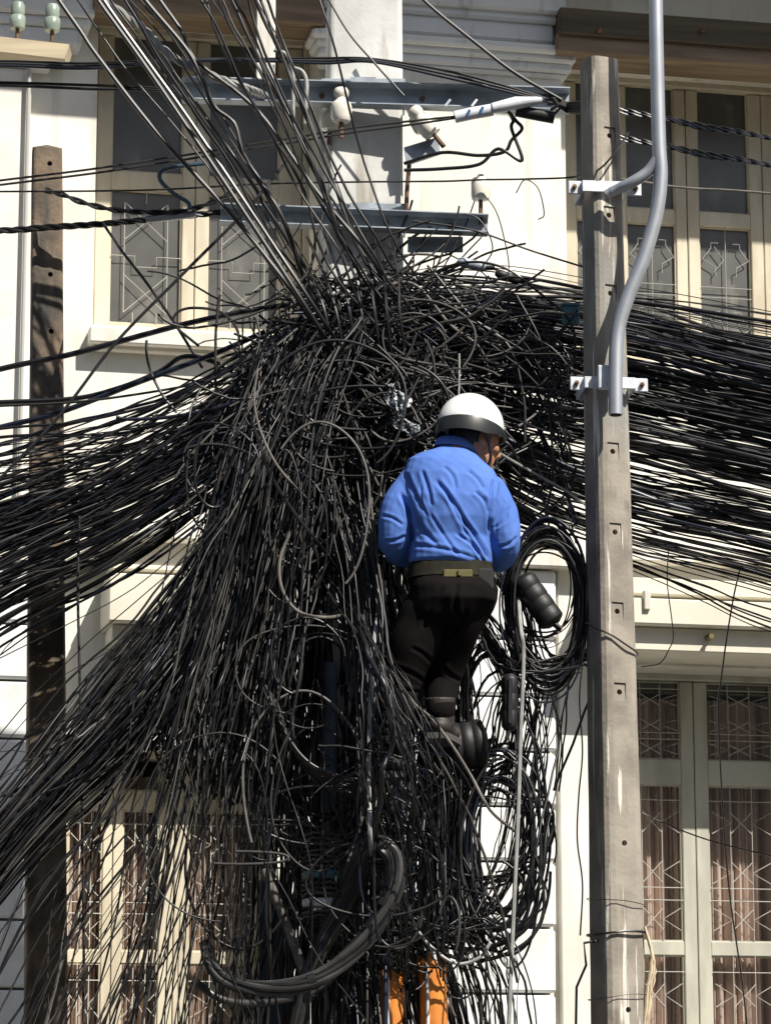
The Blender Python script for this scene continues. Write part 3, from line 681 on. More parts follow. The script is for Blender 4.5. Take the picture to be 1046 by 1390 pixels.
def mesh_np(name, V, Q, mi, mats):
    me = bpy.data.meshes.new(name); me.vertices.add(len(V)); me.vertices.foreach_set('co', V.astype(np.float32).ravel())
    me.loops.add(Q.size); me.loops.foreach_set('vertex_index', Q.astype(np.int32).ravel())
    me.polygons.add(len(Q)); me.polygons.foreach_set('loop_start', np.arange(0, Q.size, 4, dtype=np.int32))
    me.polygons.foreach_set('material_index', mi.astype(np.int32)); me.polygons.foreach_set('use_smooth', np.ones(len(Q), bool))
    for m in mats: me.materials.append(m)
    me.update(calc_edges=True); me.validate(); return me
def crom(C, k):
    """C (n, s, d) control points -> smooth paths with k points a span"""
    C = np.concatenate((2*C[:, :1]-C[:, 1:2], C, 2*C[:, -1:]-C[:, -2:-1]), 1); out = []
    t = np.linspace(0, 1, k, endpoint=False)[None, :, None]
    for i in range(1, C.shape[1]-2):
        a, b, c, d = (C[:, j][:, None] for j in (i-1, i, i+1, i+2))
        out.append(.5*((2*b)+(c-a)*t+(2*a-5*b+4*c-d)*t**2+(3*b-a-3*c+d)*t**3))
    out.append(C[:, -2][:, None]); return np.concatenate(out, 1)
W_DARK = [.50, .26, .12, .03, .09, .0]; W_GREY = [.34, .27, .2, .10, .06, .03]; W_DUST = [.28, .25, .22, .18, .03, .04]
STUFF = {}; RS = .66
ADJ = ['black', 'black', 'charcoal grey', 'dusty brown', 'blue black', 'pale grey']
def look(label, mi, rp):
    """the cable's own colour and thickness in its label"""
    for w_ in ('dusty black ', 'black ', 'dusty ', 'dark ', 'thin ', 'thick '): label = label.replace(w_, '', 1) if label.find(w_) in range(0, 22) else label
    return ('thick ' if rp > 1.75 else 'hair-thin ' if rp < .85 else 'slim ' if rp < 1.25 else '')+ADJ[mi]+' '+label
def emit(key, paths, rad, mi, k_ind, name, label, group, stuffkey, front=None, sides=5):
    """the k_ind strands that show most become single cables, the rest joins the mass"""
    n = len(paths); order = np.argsort(front if front is not None else paths[:, :, 1].mean(1)); ind = order[:k_ind]; rest = order[k_ind:]
    for i in ind:
        V, Q, m_ = tubes(paths[i:i+1], rad[i:i+1], 6, np.zeros(1, int)); org = paths[i, -1]
        me = mesh_np(name, V-org, Q, m_, [CM[int(mi[i])]]); o = link(name, me); o.location = org; tag(o, look(label, int(mi[i]), rad[i]/MPX), 'cable', group)
    if len(rest): STUFF.setdefault(stuffkey, []).append(tubes(paths[rest], rad[rest], sides, mi[rest]))
def family(n, st, k_ind, name, label, group, stuffkey, shuf=.08, wig=3.0, rp=(1.1, 2.3), wts=W_DARK, k=8, dens=None, ysh=.15, clump=0, straight=0):
    st = np.array(st, float); S = len(st)
    u = rng.random(n) if dens is None else np.interp(rng.random(n), dens[0], dens[1])
    if clump: cu = rng.random(clump); pick = rng.integers(0, clump, n); u = np.where(rng.random(n) < .7, np.clip(cu[pick]+rng.normal(0, .014, n), 0, 1), u)
    v = rng.random(n)
    U = u[:, None]+np.cumsum(rng.normal(0, shuf, (n, S)), 1)*np.linspace(0, 1, S)[None]**.5; Vv = v[:, None]+rng.normal(0, ysh, (n, S))
    X = st[None, :, 0]+(st[None, :, 2]-st[None, :, 0])*U; Yp = st[None, :, 1]+(st[None, :, 3]-st[None, :, 1])*U; D = st[None, :, 4]+(st[None, :, 5]-st[None, :, 4])*Vv
    C = np.stack((X, Yp, D), -1); pth = crom(C, k); m = pth.shape[1]; t = np.linspace(0, 1, m)[None]
    for f_, a in ((1.3, 1.0), (2.9, .55), (6.1, .28), (11, .12)):
        for ax in (0, 1):
            pth[..., ax] += wig*a*rng.normal(0, 1, (n, 1))*np.sin(2*np.pi*(f_*t*rng.uniform(.7, 1.3, (n, 1))+rng.random((n, 1))))
        pth[..., 2] += wig*a*.004*rng.normal(0, 1, (n, 1))*np.sin(2*np.pi*(f_*t+rng.random((n, 1))))
    W = PA(pth[..., :2], pth[..., 2]); rad = rng.uniform(rp[0], rp[1], n)*MPX*RS
    rad *= np.exp(rng.normal(0, .28, n)); rad *= np.where(rng.random(n) < .06, 1.7, 1)
    emit(None, W, rad, rng.choice(len(wts), n, p=np.array(wts)/sum(wts)), k_ind, name, label, group, stuffkey)
def curls(n, box, Y, rlen, curv, stuffkey, rp=(1.0, 2.0), wts=W_GREY, dirm=None, dirs=.6, k_ind=0, label='', group='', m=14, center=None):
    """short loose ends: arcs starting inside a box (or a blob round a centre)"""
    if center is not None: x = rng.normal(center[0], center[2], n); y = rng.normal(center[1], center[3], n)
    else: x = rng.uniform(box[0], box[2], n); y = rng.uniform(box[1], box[3], n)
    a = rng.uniform(0, 2*np.pi, n) if dirm is None else rng.normal(dirm, dirs, n)
    L = rng.uniform(rlen[0], rlen[1], n); kv = rng.normal(0, curv, n); d = rng.uniform(Y[0], Y[1], n); dd = rng.normal(0, .35, n)
    pts = np.zeros((n, m, 3)); pts[:, 0] = np.stack((x, y, d), -1)
    for i in range(1, m):
        s = L/m; pts[:, i, 0] = pts[:, i-1, 0]+np.cos(a)*s; pts[:, i, 1] = pts[:, i-1, 1]+np.sin(a)*s; pts[:, i, 2] = pts[:, i-1, 2]+dd*s*MPX
        a = a+kv/m+rng.normal(0, .10, n); kv = kv+rng.normal(0, curv*.3, n)
    pts[..., 2] = np.clip(pts[..., 2], Y[0]-.05, Y[1]+.1)
    W = PA(pts[..., :2], pts[..., 2])
    emit(None, W, rng.uniform(rp[0], rp[1], n)*MPX, rng.choice(len(wts), n, p=np.array(wts)/sum(wts)), k_ind, 'cable_end', label, group, stuffkey)

# --- A: the wide taut bundle to the right, behind the pale pole
lbA = 'taut black cable in the wide bundle running behind the pale concrete pole'; gA = 'taut cables behind the pale pole'
family(310, [(440, 420, 470, 560, -.20, .25), (560, 408, 560, 590, -.20, .30), (690, 412, 690, 660, -.15, .35), (850, 432, 850, 700, -.10, .38), (1060, 480, 1060, 745, -.15, .40), (1500, 560, 1500, 840, -.3, .5)],
       40, 'cable', lbA, gA, 'span', shuf=.035, wig=1.6, rp=(1.2, 3.2), wts=W_DARK, k=6, clump=24, dens=([0, .62, 1], [0, .52, 1]))
family(70, [(500, 470, 520, 560, -.1, .25), (600, 540, 600, 620, -.1, .3), (720, 600, 720, 705, -.1, .3), (850, 650, 850, 752, -.1, .35), (1060, 690, 1060, 806, -.15, .4), (1500, 780, 1500, 930, -.3, .5)],
       10, 'cable', lbA, gA, 'span', shuf=.05, wig=2.0, rp=(1.1, 2.2), k=6, clump=9)
family(22, [(500, 380, 560, 420, -.1, .2), (640, 360, 640, 430, -.1, .2), (850, 392, 850, 455, -.05, .3), (1060, 430, 1060, 500, -.1, .3), (1500, 510, 1500, 600, -.2, .4)],
       18, 'cable', 'taut cable skimming over the wide bundle across the upper window', 'thin cables over the wide bundle', 'span', shuf=.06, wig=1.2, rp=(.9, 1.9), k=7)
family(6, [(845, 752, 845, 770, 0, .2), (950, 790, 950, 812, 0, .2), (1060, 826, 1060, 860, 0, .2), (1400, 900, 1400, 960, -.1, .2)], 6, 'cable',
       'lone cable sloping across the canopy right of the pale pole', 'cables sloping across the canopy', 'span', shuf=.1, wig=.8, rp=(1.0, 2.0))
# --- B: upper fan to the left, in front of the dark post
lbB = 'black cable in the fan sweeping left across the dark post'; gB = 'cables fanning left over the dark post'
family(165, [(460, 400, 400, 560, -.35, .0), (335, 490, 335, 640, -.42, -.02), (170, 592, 170, 745, -.45, .0), (-20, 672, -20, 835, -.42, .05), (-300, 800, -300, 1020, -.5, .1)],
       30, 'cable', lbB, gB, 'fan', shuf=.13, wig=2.0, rp=(.9, 3.0), wts=W_DARK, k=9, clump=20)
family(60, [(420, 470, 400, 560, -.3, 0), (300, 540, 320, 620, -.3, 0), (160, 580, 180, 690, -.3, .05), (-20, 600, -20, 760, -.3, .1), (-300, 640, -300, 860, -.4, .2)],
       8, 'cable', lbB, gB, 'fan', shuf=.08, wig=2.2, rp=(1.0, 2.0), k=7)
# --- C: lower fan, the sheaf that drops to the lower left
lbC = 'dusty cable in the steep sheaf dropping to the lower left'; gC = 'cables of the steep lower sheaf'
family(185, [(460, 420, 380, 560, -.45, -.1), (340, 620, 330, 700, -.5, -.1), (262, 770, 300, 850, -.52, -.12), (150, 915, 215, 985, -.52, -.15), (0, 1105, 20, 1180, -.6, -.25), (-250, 1400, -200, 1480, -.7, -.3)],
       25, 'cable', lbC, gC, 'fan', shuf=.09, wig=2.4, rp=(.9, 2.3), wts=W_DUST, k=8, clump=30)
family(34, [(440, 460, 360, 600, -.5, -.3), (330, 680, 310, 780, -.55, -.3), (200, 880, 280, 960, -.6, -.35), (90, 1010, 250, 1170, -.62, -.4), (-20, 1040, 130, 1400, -.65, -.45), (-160, 1240, 60, 1560, -.7, -.5)],
       20, 'cable', 'lone slack cable slanting down past the dark post below the sheaf', 'lone cables slanting past the dark post', 'fan', shuf=.05, wig=2.4, rp=(.9, 1.7), wts=W_DUST, k=7)
# --- D: the hanging curtain left of the middle
lbD = 'dusty black cable hanging in the thick curtain left of the worker'; gD = 'cables hanging in the left curtain'
family(72, [(520, 430, 370, 450, -.5, -.05), (460, 520, 310, 570, -.58, -.1), (430, 700, 275, 720, -.62, -.1), (400, 900, 225, 900, -.6, -.12), (370, 1080, 180, 1090, -.58, -.15), (350, 1240, 150, 1250, -.55, -.18), (340, 1420, 105, 1440, -.5, -.2), (330, 1700, 60, 1720, -.45, -.2)],
       30, 'cable', lbD, gD, 'curtain', shuf=.085, wig=4.0, rp=(.9, 2.3), wts=W_DUST, k=8, clump=22, dens=([0, .7, 1], [0, .55, 1]))
family(190, [(520, 440, 350, 480, -.45, -.05), (430, 640, 300, 660, -.55, -.1), (395, 800, 262, 820, -.55, -.1), (365, 930, 205, 930, -.55, -.15), (350, 1040, 140, 1010, -.55, -.2)],
       2, 'cable', lbD, gD, 'curtain', shuf=.11, wig=4.0, rp=(1.0, 2.4), wts=W_DARK, k=8)
family(120, [(520, 440, 400, 480, -.3, .0), (450, 640, 330, 660, -.4, .05), (400, 800, 300, 820, -.4, .05), (380, 960, 250, 960, -.4, .05), (370, 1100, 280, 1080, -.4, .0)],
       0, 'cable', lbD, gD, 'curtain', shuf=.14, wig=4.0, rp=(1.2, 2.8), wts=W_DARK, k=8)
family(16, [(500, 450, 340, 480, -.5, -.3), (440, 640, 290, 660, -.64, -.4), (400, 820, 250, 830, -.68, -.42), (370, 1000, 200, 1000, -.68, -.42), (350, 1180, 150, 1190, -.62, -.4), (340, 1420, 100, 1440, -.55, -.3)],
       0, 'cable', lbD, gD, 'curtain', shuf=.26, wig=7.0, rp=(1.0, 2.6), wts=W_DUST, k=9)
family(13, [(440, 480, 330, 560, -.5, -.3), (330, 640, 300, 740, -.64, -.4), (180, 760, 260, 900, -.66, -.42), (20, 860, 180, 1060, -.66, -.42), (-120, 960, 60, 1260, -.6, -.4)],
       0, 'cable', lbD, gD, 'fan', shuf=.09, wig=3.0, rp=(.9, 1.8), wts=W_DUST, k=9)
# --- E: the dark column round the middle pole
lbE = 'black cable hanging in the dark column round the middle pole'; gE = 'cables of the dark middle column'
family(400, [(430, 450, 600, 480, -.40, .30), (400, 600, 570, 620, -.28, .3), (390, 760, 560, 770, -.24, .3), (385, 900, 590, 910, -.24, .3), (385, 1050, 570, 1060, -.24, .3), (395, 1200, 560, 1210, -.26, .3), (390, 1420, 600, 1420, -.35, .3), (380, 1700, 600, 1700, -.3, .3)],
       14, 'cable', lbE, gE, 'column', shuf=.10, wig=4.5, rp=(1.2, 2.8), wts=W_DARK, k=7)
family(90, [(560, 760, 660, 770, -.35, .25), (560, 880, 640, 880, -.35, .25), (570, 1000, 640, 1000, -.35, .25), (580, 1120, 632, 1120, -.35, .25), (570, 1280, 640, 1280, -.4, .2)],
       8, 'cable', "black cable dropping straight down behind the worker's legs", 'cables behind the legs', 'column', shuf=.12, wig=3.5, rp=(1.2, 2.6), k=7)
# --- F: knot of loose ends above and behind the worker
lbF = 'short cut cable end sticking out of the knot under the short crossarm'; gF = 'cut cable ends in the knot'
curls(250, None, (-.45, .05), (70, 230), .6, 'knot', center=(440, 442, 50, 32), dirm=.3, dirs=.6, wts=W_DUST, rp=(1.0, 2.2), k_ind=30, label=lbF, group=gF)
curls(260, None, (-.45, .1), (50, 170), .8, 'knot', center=(500, 530, 52, 40), wts=W_DUST, rp=(1.0, 2.2))
curls(150, None, (-.35, .15), (80, 200), .6, 'knot', center=(600, 490, 60, 35), dirm=.2, dirs=.3, wts=W_GREY)
curls(170, None, (-.45, -.05), (60, 170), .8, 'knot', center=(400, 520, 45, 60), dirm=2.2, dirs=.5, wts=W_DUST)
curls(120, None, (-.45, -.1), (60, 150), 1.2, 'knot', center=(440, 640, 50, 70), dirm=1.8, dirs=.6, wts=W_GREY)
curls(70, None, (-.30, .15), (60, 190), 1.1, 'knot', center=(700, 600, 45, 60), wts=W_GREY)
curls(70, None, (-.3, .1), (70, 200), .5, 'knot', center=(480, 385, 50, 10), dirm=.3, dirs=.35, wts=W_DUST)
curls(30, None, (-.58, -.4), (40, 120), .7, 'knot', center=(540, 555, 26, 22), wts=[0, .1, .2, .4, 0, .3])
curls(60, None, (-.45, -.2), (40, 120), 2.2, 'knot', center=(560, 1290, 50, 35), wts=W_GREY)
curls(60, None, (-.45, -.1), (50, 140), 1.5, 'knot', center=(440, 1120, 40, 70), dirm=1.6, dirs=.7, wts=W_DUST)
# --- G: lines coming down from the upper left
family(22, [(70, -60, 430, -60, -.75, -.35), (160, 60, 452, 50, -.70, -.35), (300, 250, 490, 200, -.62, -.35), (390, 380, 540, 330, -.55, -.3), (470, 490, 590, 420, -.45, -.2)],
       22, 'cable', 'dark cable slanting down from the upper left into the knot', 'cables slanting down into the knot', 'span', shuf=.05, wig=3.0, rp=(1.5, 3.3), wts=[.45, .35, .15, .05, 0, 0], k=8)

# --- H: coils and loops on the right
def ring_cables(n, cx, cy, rx, ry, jit, Y, label, group, k_ind, turns=1.25, a0=None, rp=(1.3, 2.6), sk='coil', wts=W_DARK, squash=0):
    m = 44; t = np.linspace(0, 1, m)[None]; A0 = rng.uniform(0, 2*np.pi, (n, 1)) if a0 is None else rng.normal(a0, .3, (n, 1))
    a = A0+t*2*np.pi*turns*rng.uniform(.8, 1.1, (n, 1)); sx = rng.normal(1, jit, (n, 1)); sy = rng.normal(1, jit, (n, 1))
    x = cx+rng.normal(0, jit*rx*.5, (n, 1))+rx*sx*np.cos(a)*(1+.05*np.sin(3*a+A0)); y = cy+rng.normal(0, jit*ry*.5, (n, 1))+ry*sy*np.sin(a)
    d = rng.uniform(Y[0], Y[1], (n, 1))+.02*np.sin(a+A0)
    W = PA(np.stack((x, y), -1), d)
    emit(None, W, rng.uniform(rp[0], rp[1], n)*MPX, rng.choice(6, n, p=np.array(wts)/sum(wts)), k_ind, 'coiled_cable', label, group, sk)
ring_cables(30, 742, 822, 50, 98, .12, (-.45, -.15), 'black cable wound in the tall oval coil left of the pale pole', 'turns of the tall oval coil', 16)
ring_cables(8, 735, 800, 44, 62, .12, (-.4, -.2), 'black cable wound in the tall oval coil left of the pale pole', 'turns of the tall oval coil', 6, turns=.9, rp=(.6, 1.3))
ring_cables(10, 665, 965, 36, 85, .12, (-.3, .05), "black cable looping round behind the squat splice closure", 'loops behind the squat closure', 8)
ring_cables(9, 676, 1150, 44, 105, .15, (-.42, -.1), 'black cable in the slack loops hanging below the slim closure', 'slack loops below the slim closure', 9, turns=1.1)
ring_cables(7, 650, 1130, 80, 62, .16, (-.4, -.1), 'black cable in the slack loops hanging below the slim closure', 'slack loops below the slim closure', 7, turns=.8, a0=-2.6)
family(22, [(640, 850, 690, 850, -.4, 0), (680, 960, 735, 930, -.45, 0), (690, 1060, 752, 1030, -.45, -.05), (680, 1160, 730, 1150, -.45, -.05), (640, 1240, 690, 1230, -.45, -.1), (580, 1290, 610, 1270, -.42, -.1)],
       18, 'cable', 'slack black cable bowing out to the right and back to the orange sleeves', 'slack cables bowing to the right', 'coil', shuf=.14, wig=4, rp=(1.2, 2.4), k=8)
family(22, [(560, 1240, 620, 1270, -.45, -.1), (610, 1270, 660, 1250, -.45, -.1), (640, 1310, 690, 1300, -.45, -.1), (655, 1400, 705, 1390, -.42, -.1), (640, 1600, 700, 1600, -.4, -.1)],
       14, 'cable', 'black cable arching down beside the bright orange sleeve', 'cables arching beside the orange sleeve', 'coil', shuf=.16, wig=4, rp=(1.1, 2.4), k=8)
family(26, [(650, 760, 700, 790, -.35, 0), (690, 820, 720, 830, -.35, 0), (690, 900, 735, 890, -.35, 0), (660, 960, 760, 930, -.35, -.05), (640, 1100, 720, 1080, -.35, -.05)],
       8, 'cable', 'black cable dropping from the oval coil towards the slim closure', 'cables dropping from the oval coil', 'coil', shuf=.16, wig=4, rp=(1.1, 2.3), k=8)
family(16, [(560, 620, 600, 660, -.2, .1), (690, 680, 700, 720, -.3, 0), (740, 715, 745, 735, -.35, -.05), (785, 760, 792, 775, -.3, 0), (792, 850, 800, 850, -.25, 0)],
       8, 'cable', "thick black cable arching from behind the worker's shoulder onto the oval coil", 'cables arching onto the oval coil', 'coil', shuf=.12, wig=2, rp=(1.8, 3.2), k=8)
family(14, [(640, 840, 660, 830, -.45, -.2), (668, 900, 690, 870, -.45, -.2), (700, 920, 720, 900, -.45, -.2), (790, 905, 800, 880, -.4, -.2)],
       8, 'cable', 'black cable in the sagging bunch under the oval coil', 'sagging bunch under the oval coil', 'coil', shuf=.15, wig=2, rp=(1.4, 2.6), k=8)
# the long arc of cables under the short arm to the pale pole
family(26, [(470, 400, 480, 440, -.3, .1), (560, 388, 560, 430, -.3, .1), (660, 395, 660, 470, -.3, .1), (730, 440, 730, 560, -.3, .1), (770, 520, 780, 700, -.3, .1)],
       8, 'cable', 'dark cable bowing over the helmet and down to the pale pole', 'cables bowing over the helmet', 'span', shuf=.1, wig=3, rp=(1.0, 2.0), wts=W_GREY, k=8)

# strands that hang in front of the lower legs and boots
family(26, [(430, 640, 500, 660, -.5, -.3), (470, 800, 515, 790, -.66, -.45), (475, 930, 525, 920, -.78, -.5), (480, 1050, 560, 1040, -.82, -.55), (490, 1180, 600, 1170, -.7, -.5), (500, 1330, 620, 1330, -.5, -.3)],
       10, 'cable', "black cable hanging down past the worker's left leg", 'cables beside the left leg', 'column', shuf=.12, wig=4, rp=(1.0, 2.2), wts=W_DARK, k=8)
curls(14, None, (-.80, -.6), (40, 130), 1.4, 'knot', center=(560, 1035, 34, 22), wts=W_DARK)
# heavy cables among the taut run
family(9, [(480, 440, 480, 560, -.1, .25), (640, 440, 640, 600, -.15, .25), (850, 470, 850, 690, -.1, .3), (1060, 515, 1060, 740, -.15, .3), (1500, 600, 1500, 850, -.2, .4)],
       9, 'cable', 'heavy black cable in the wide bundle behind the pale pole', 'heavy cables in the wide bundle', 'span', shuf=.06, wig=2, rp=(5, 8), wts=[.6, .2, 0, 0, .2, 0], k=8)
# big slack loops lying over curtain and column
for (cx, cy, rx, ry, n_, t_) in ((425, 900, 50, 60, 6, .7), (430, 1080, 60, 90, 7, .8), (520, 1180, 60, 80, 8, .9), (330, 1150, 70, 120, 5, .6), (400, 700, 60, 90, 7, .6), (300, 640, 60, 60, 5, .5), (460, 560, 80, 60, 8, .6), (545, 470, 60, 45, 6, .6), (600, 1262, 66, 45, 5, .6)):
    ring_cables(n_, cx, cy, rx, ry, .38, (-.70, -.45) if cx < 500 or cy > 700 else (-.48, -.3), '', '', 0, turns=t_, rp=(.9, 2.2), sk='curtain' if cx < 450 else 'column', wts=W_DUST)
ring_cables(8, 690, 1140, 52, 130, .16, (-.5, -.2), 'black cable in the slack loops hanging below the slim closure', 'slack loops below the slim closure', 6, turns=.9)
ring_cables(6, 640, 1215, 95, 70, .16, (-.5, -.2), 'black cable in the slack loops hanging below the slim closure', 'slack loops below the slim closure', 5, turns=.6, a0=-.6)
# strands crossing in front of the lower legs
family(22, [(440, 780, 490, 840, -.5, -.35), (490, 890, 535, 900, -.82, -.74), (505, 980, 590, 1000, -.88, -.76), (505, 1080, 625, 1080, -.82, -.7), (510, 1200, 620, 1200, -.6, -.4)],
       4, 'cable', "black cable crossing in front of the worker's lower legs", 'cables before the lower legs', 'column', shuf=.16, wig=5, rp=(1.0, 2.0), wts=W_DARK, k=9)
names = {'span': ('cable_bundle', 'dense mass of taut black cables running right behind the pale pole'), 'fan': ('cable_fan', 'dense fan of black cables sweeping left across the dark post'),
         'curtain': ('cable_curtain', 'dense curtain of dusty hanging cables left of the worker'), 'column': ('cable_column', 'dense dark column of cables round the middle pole'),
         'knot': ('cable_knot', 'tangled knot of cut cable ends under the short crossarm'), 'coil': ('cable_loops', 'jumble of slack black loops right of the worker')}
for k_, L in STUFF.items():
    off = 0; Vs, Qs, Ms = [], [], []
    for V, Q, m_ in L: Vs.append(V); Qs.append(Q+off); Ms.append(m_); off += len(V)
    tag(link(names[k_][0], mesh_np(names[k_][0], np.vstack(Vs), np.vstack(Qs), np.concatenate(Ms), CM)), names[k_][1], 'cables', None, 'stuff')
    print(k_, sum(len(q) for q in Qs)*2)

# --- single cables one can follow by eye
def cable(label, pts, Y, rpx, m=None, group=None, twist=0, name='cable', k=8, cat='cable', pitch=13):
    m = m or CM[0]; c3 = [P(p[0], p[1], p[2] if len(p) > 2 else Y) for p in pts]; q = spline(c3, k); b = MB()
    if twist:
        q = spline(c3, 26); s = np.concatenate(([0], np.cumsum(np.linalg.norm(np.diff(q, axis=0), axis=1)))); r = rpx*MPX*.52
        T = np.gradient(q, axis=0); T /= np.linalg.norm(T, axis=1, keepdims=True); N = np.cross(T, (0, 1, 0)); N /= np.linalg.norm(N, axis=1, keepdims=True); B = np.cross(T, N)
        for j in range(twist):
            a = s/(rpx*MPX*pitch)*2*np.pi+2*np.pi*j/twist
            b.tube(q+(N*np.cos(a)[:, None]+B*np.sin(a)[:, None])*r, r*1.02, 6)
    else: b.tube(q, rpx*MPX, 7)
    org = Vector(c3[-1]); b.v = [tuple(Vector(v)-org) for v in b.v]
    o = b.build(name, m, None, True); o.location = org; return tag(o, label, cat, group)
cable('thick weathered twisted cable coming down over the top of the left window', [(120, -40), (143, 0), (187, 32), (233, 76), (293, 105), (330, 118), (360, 130, -.2)], -.45, 6, M['grey_cable'], pitch=9, twist=3, name='twisted_cable')
cable('heavy dark cable slanting past the twisted cable, bare and straight, left one of a pair', [(110, -40), (133, 0), (187, 75), (247, 162), (349, 315), (430, 440, -.60), (470, 505, -.2)], -.66, 3.2, CM[1])
cable('heavy dark cable slanting past the twisted cable, bare and straight, right one of a pair', [(118, -40), (142, 2), (196, 78), (255, 160), (356, 310), (442, 440, -.58), (480, 500, -.2)], -.64, 2.9, CM[0])
cable('dark cable slanting from the timber crossarm insulators towards the knot', [(55, -40), (80, 0), (110, 43), (133, 77), (213, 180), (313, 290), (400, 400), (440, 460, -.25)], -.6, 3.2, CM[1])
cable('kinked dark cable with a sharp bend below the long crossarm', [(180, -30), (197, 0), (253, 67), (277, 112), (290, 145), (318, 168), (330, 213), (349, 240), (385, 300), (420, 400, -.35), (450, 450, -.1)], -.5, 3.4, CM[1])
cable('dark cable crossing just right of the kinked cable', [(200, -30), (217, 0), (247, 43), (267, 83), (349, 150), (430, 260), (500, 345), (545, 420, -.1)], -.48, 3.0, CM[1])
for k_, (dy, lb) in enumerate(((0, 'topmost of three'), (3.5, 'middle of three'), (7, 'lowest of three'))):
    cable('level black line along the long crossarm, ' + lb, [(-200, 84+dy), (0, 83+dy*.9), (120, 86+dy), (240, 80+dy*.5), (345, 80+dy*.4), (440, 79+dy), (505, 80+dy*.6), (600, 95+dy*1.3), (690, 118+dy), (764, 142+dy*.3)], -.25-.006*k_, 1.9, CM[(0, 1, 4)[k_]])
for k_, (dy, lb) in enumerate(((0, 'upper'), (5, 'lower'))):
    cable('level black line running to the left end of the long crossarm, %s of two' % lb, [(-200, 108+dy), (0, 112+dy*.8), (130, 116+dy), (200, 119+dy*.6), (255, 122+dy)], -.22, 2.2, CM[0])
for k_, (dy, lb) in enumerate(((0, 'upper'), (6, 'lower'))):
    cable('rising pale grey line from the left to the white sleeve, %s of two' % lb, [(-200, 270+dy), (0, 245+dy), (150, 226+dy), (350, 195+dy), (470, 175+dy), (560, 164+dy*.8), (620, 158+dy*.3)], -.30, 1.7, CM[2])
cable('thin line strung level past the cup insulator of the short crossarm', [(-200, 260), (0, 260), (200, 258), (350, 250), (480, 247), (600, 246), (652, 244), (715, 243), (780, 240), (815, 228, -.56), (846, 190, -.56), (852, 180, -.4)], -.24, 1.4, CM[1])
cable('thick twisted black line crossing the top of the dark post', [(-200, 318), (0, 313), (60, 309), (140, 304), (205, 298), (290, 289), (330, 284)], .20, 5.0, CM[0], twist=3, name='twisted_cable')
cable('black twisted line sagging under the level lines right of the dark post', [(62, 258, .2), (88, 265), (110, 274), (150, 284), (200, 288), (250, 286), (290, 274), (320, 258)], .15, 4.4, CM[0], twist=2, name='twisted_cable')
sleeve('splice_sleeve', 'silver splice sleeve on the twisted line right of the dark post', [(198, 298), (232, 294), (266, 290)], .17, .017, M['galv'], 'sleeve')
cable('short blue cable curling round by the silver splice sleeve', [(278, 222), (240, 226), (220, 232), (218, 245), (235, 262), (255, 275), (258, 286)], .05, 3.2, M['dark_teal'])
for k_, (pts, lb, r_) in enumerate((([(-200, 552), (0, 501), (100, 480), (250, 440), (350, 420), (420, 410)], 'thick black cable rising straight from the dark post to the knot', 4.2),
        ([(-200, 552), (0, 546), (100, 541), (160, 527), (215, 505), (250, 484), (292, 492), (340, 520)], 'thick black cable with a hump left of the knot', 3.6),
        ([(-200, 630), (0, 580), (80, 560), (190, 518), (282, 484), (360, 450)], 'thick black cable rising just under the humped one', 4.0),
        ([(-200, 560), (0, 551), (110, 545), (230, 528), (300, 512)], 'thin black cable running level under the humped one', 1.8),
        ([(-200, 610), (0, 582), (110, 572), (230, 545), (320, 525)], 'slim black cable running to the fan just above the sheaf', 2.0),
        ([(-200, 640), (0, 628), (90, 620), (220, 616), (300, 612)], 'slim black cable running almost level above the fan', 1.8))):
    cable(lb, pts, -.1-.03*k_, r_, CM[(0, 0, 4, 1, 0, 1)[k_]])
cable('stiff dark cable standing diagonally in front of the dark post and left window', [(-60, 720), (0, 650), (60, 588), (100, 540), (160, 462), (250, 370), (320, 300), (360, 255), (400, 205, -.3)], -.5, 2.3, CM[2])
cable('dark cable arching like a hook below the left window', [(270, 470), (238, 442), (240, 425), (262, 418), (300, 424), (322, 448), (325, 480), (330, 520)], -.3, 2.0, CM[1])
cable('dark cable dropping in a bend from the thick rising cable', [(199, 462), (199, 480), (205, 505), (220, 535), (240, 560)], -.28, 2.0, CM[1])
cable('dark cable hanging from the silver sleeve down to the fan', [(140, 303, .17), (150, 318, .12), (165, 340), (200, 385), (238, 440), (275, 500)], -.05, 2.2, CM[0])
cable('loose black cable end pointing left out of the fan', [(158, 566), (175, 569), (230, 566), (300, 552), (350, 530)], -.42, 2.6, CM[4])
cable('thick black line from above down to the white strain clamp', [(550, -40), (575, 0), (650, 62), (700, 100), (762, 136)], -.33, 2.6, CM[1])
for k_, (dy, y0, lb) in enumerate(((0, 148, 'upper pair right of the pale pole, its top line'), (5, 148, 'upper pair right of the pale pole, its bottom line'), (0, 185, 'lower pair right of the pale pole, its top line'), (5, 185, 'lower pair right of the pale pole, its bottom line'))):
    cable('twisted black line of the ' + lb, [(812, y0-4+dy), (842, y0+dy), (900, y0+11+dy*.5), (960, y0+23+dy), (1060, y0+42+dy*.4), (1500, y0+140+dy)], -.30, 3.0, CM[(0, 4)[k_ % 2]], twist=2, name='twisted_cable')
cable('thin grey line crossing the upper window below the twisted pairs', [(800, 238), (865, 246), (930, 255), (1060, 264), (1500, 310)], -.28, 1.7, M['bark_cable'])
cable('thin black wire hanging loose in front of the canopy and lower window', [(1004, 770), (995, 810), (985, 870), (977, 930), (974, 960), (978, 1060), (988, 1200), (1006, 1330), (1016, 1420)], .9, 1.3, CM[0])
cable('thin wire slanting across the lower window curtains', [(845, 1085), (880, 1108), (960, 1140), (1060, 1165), (1200, 1195)], .9, 1.1, CM[0])
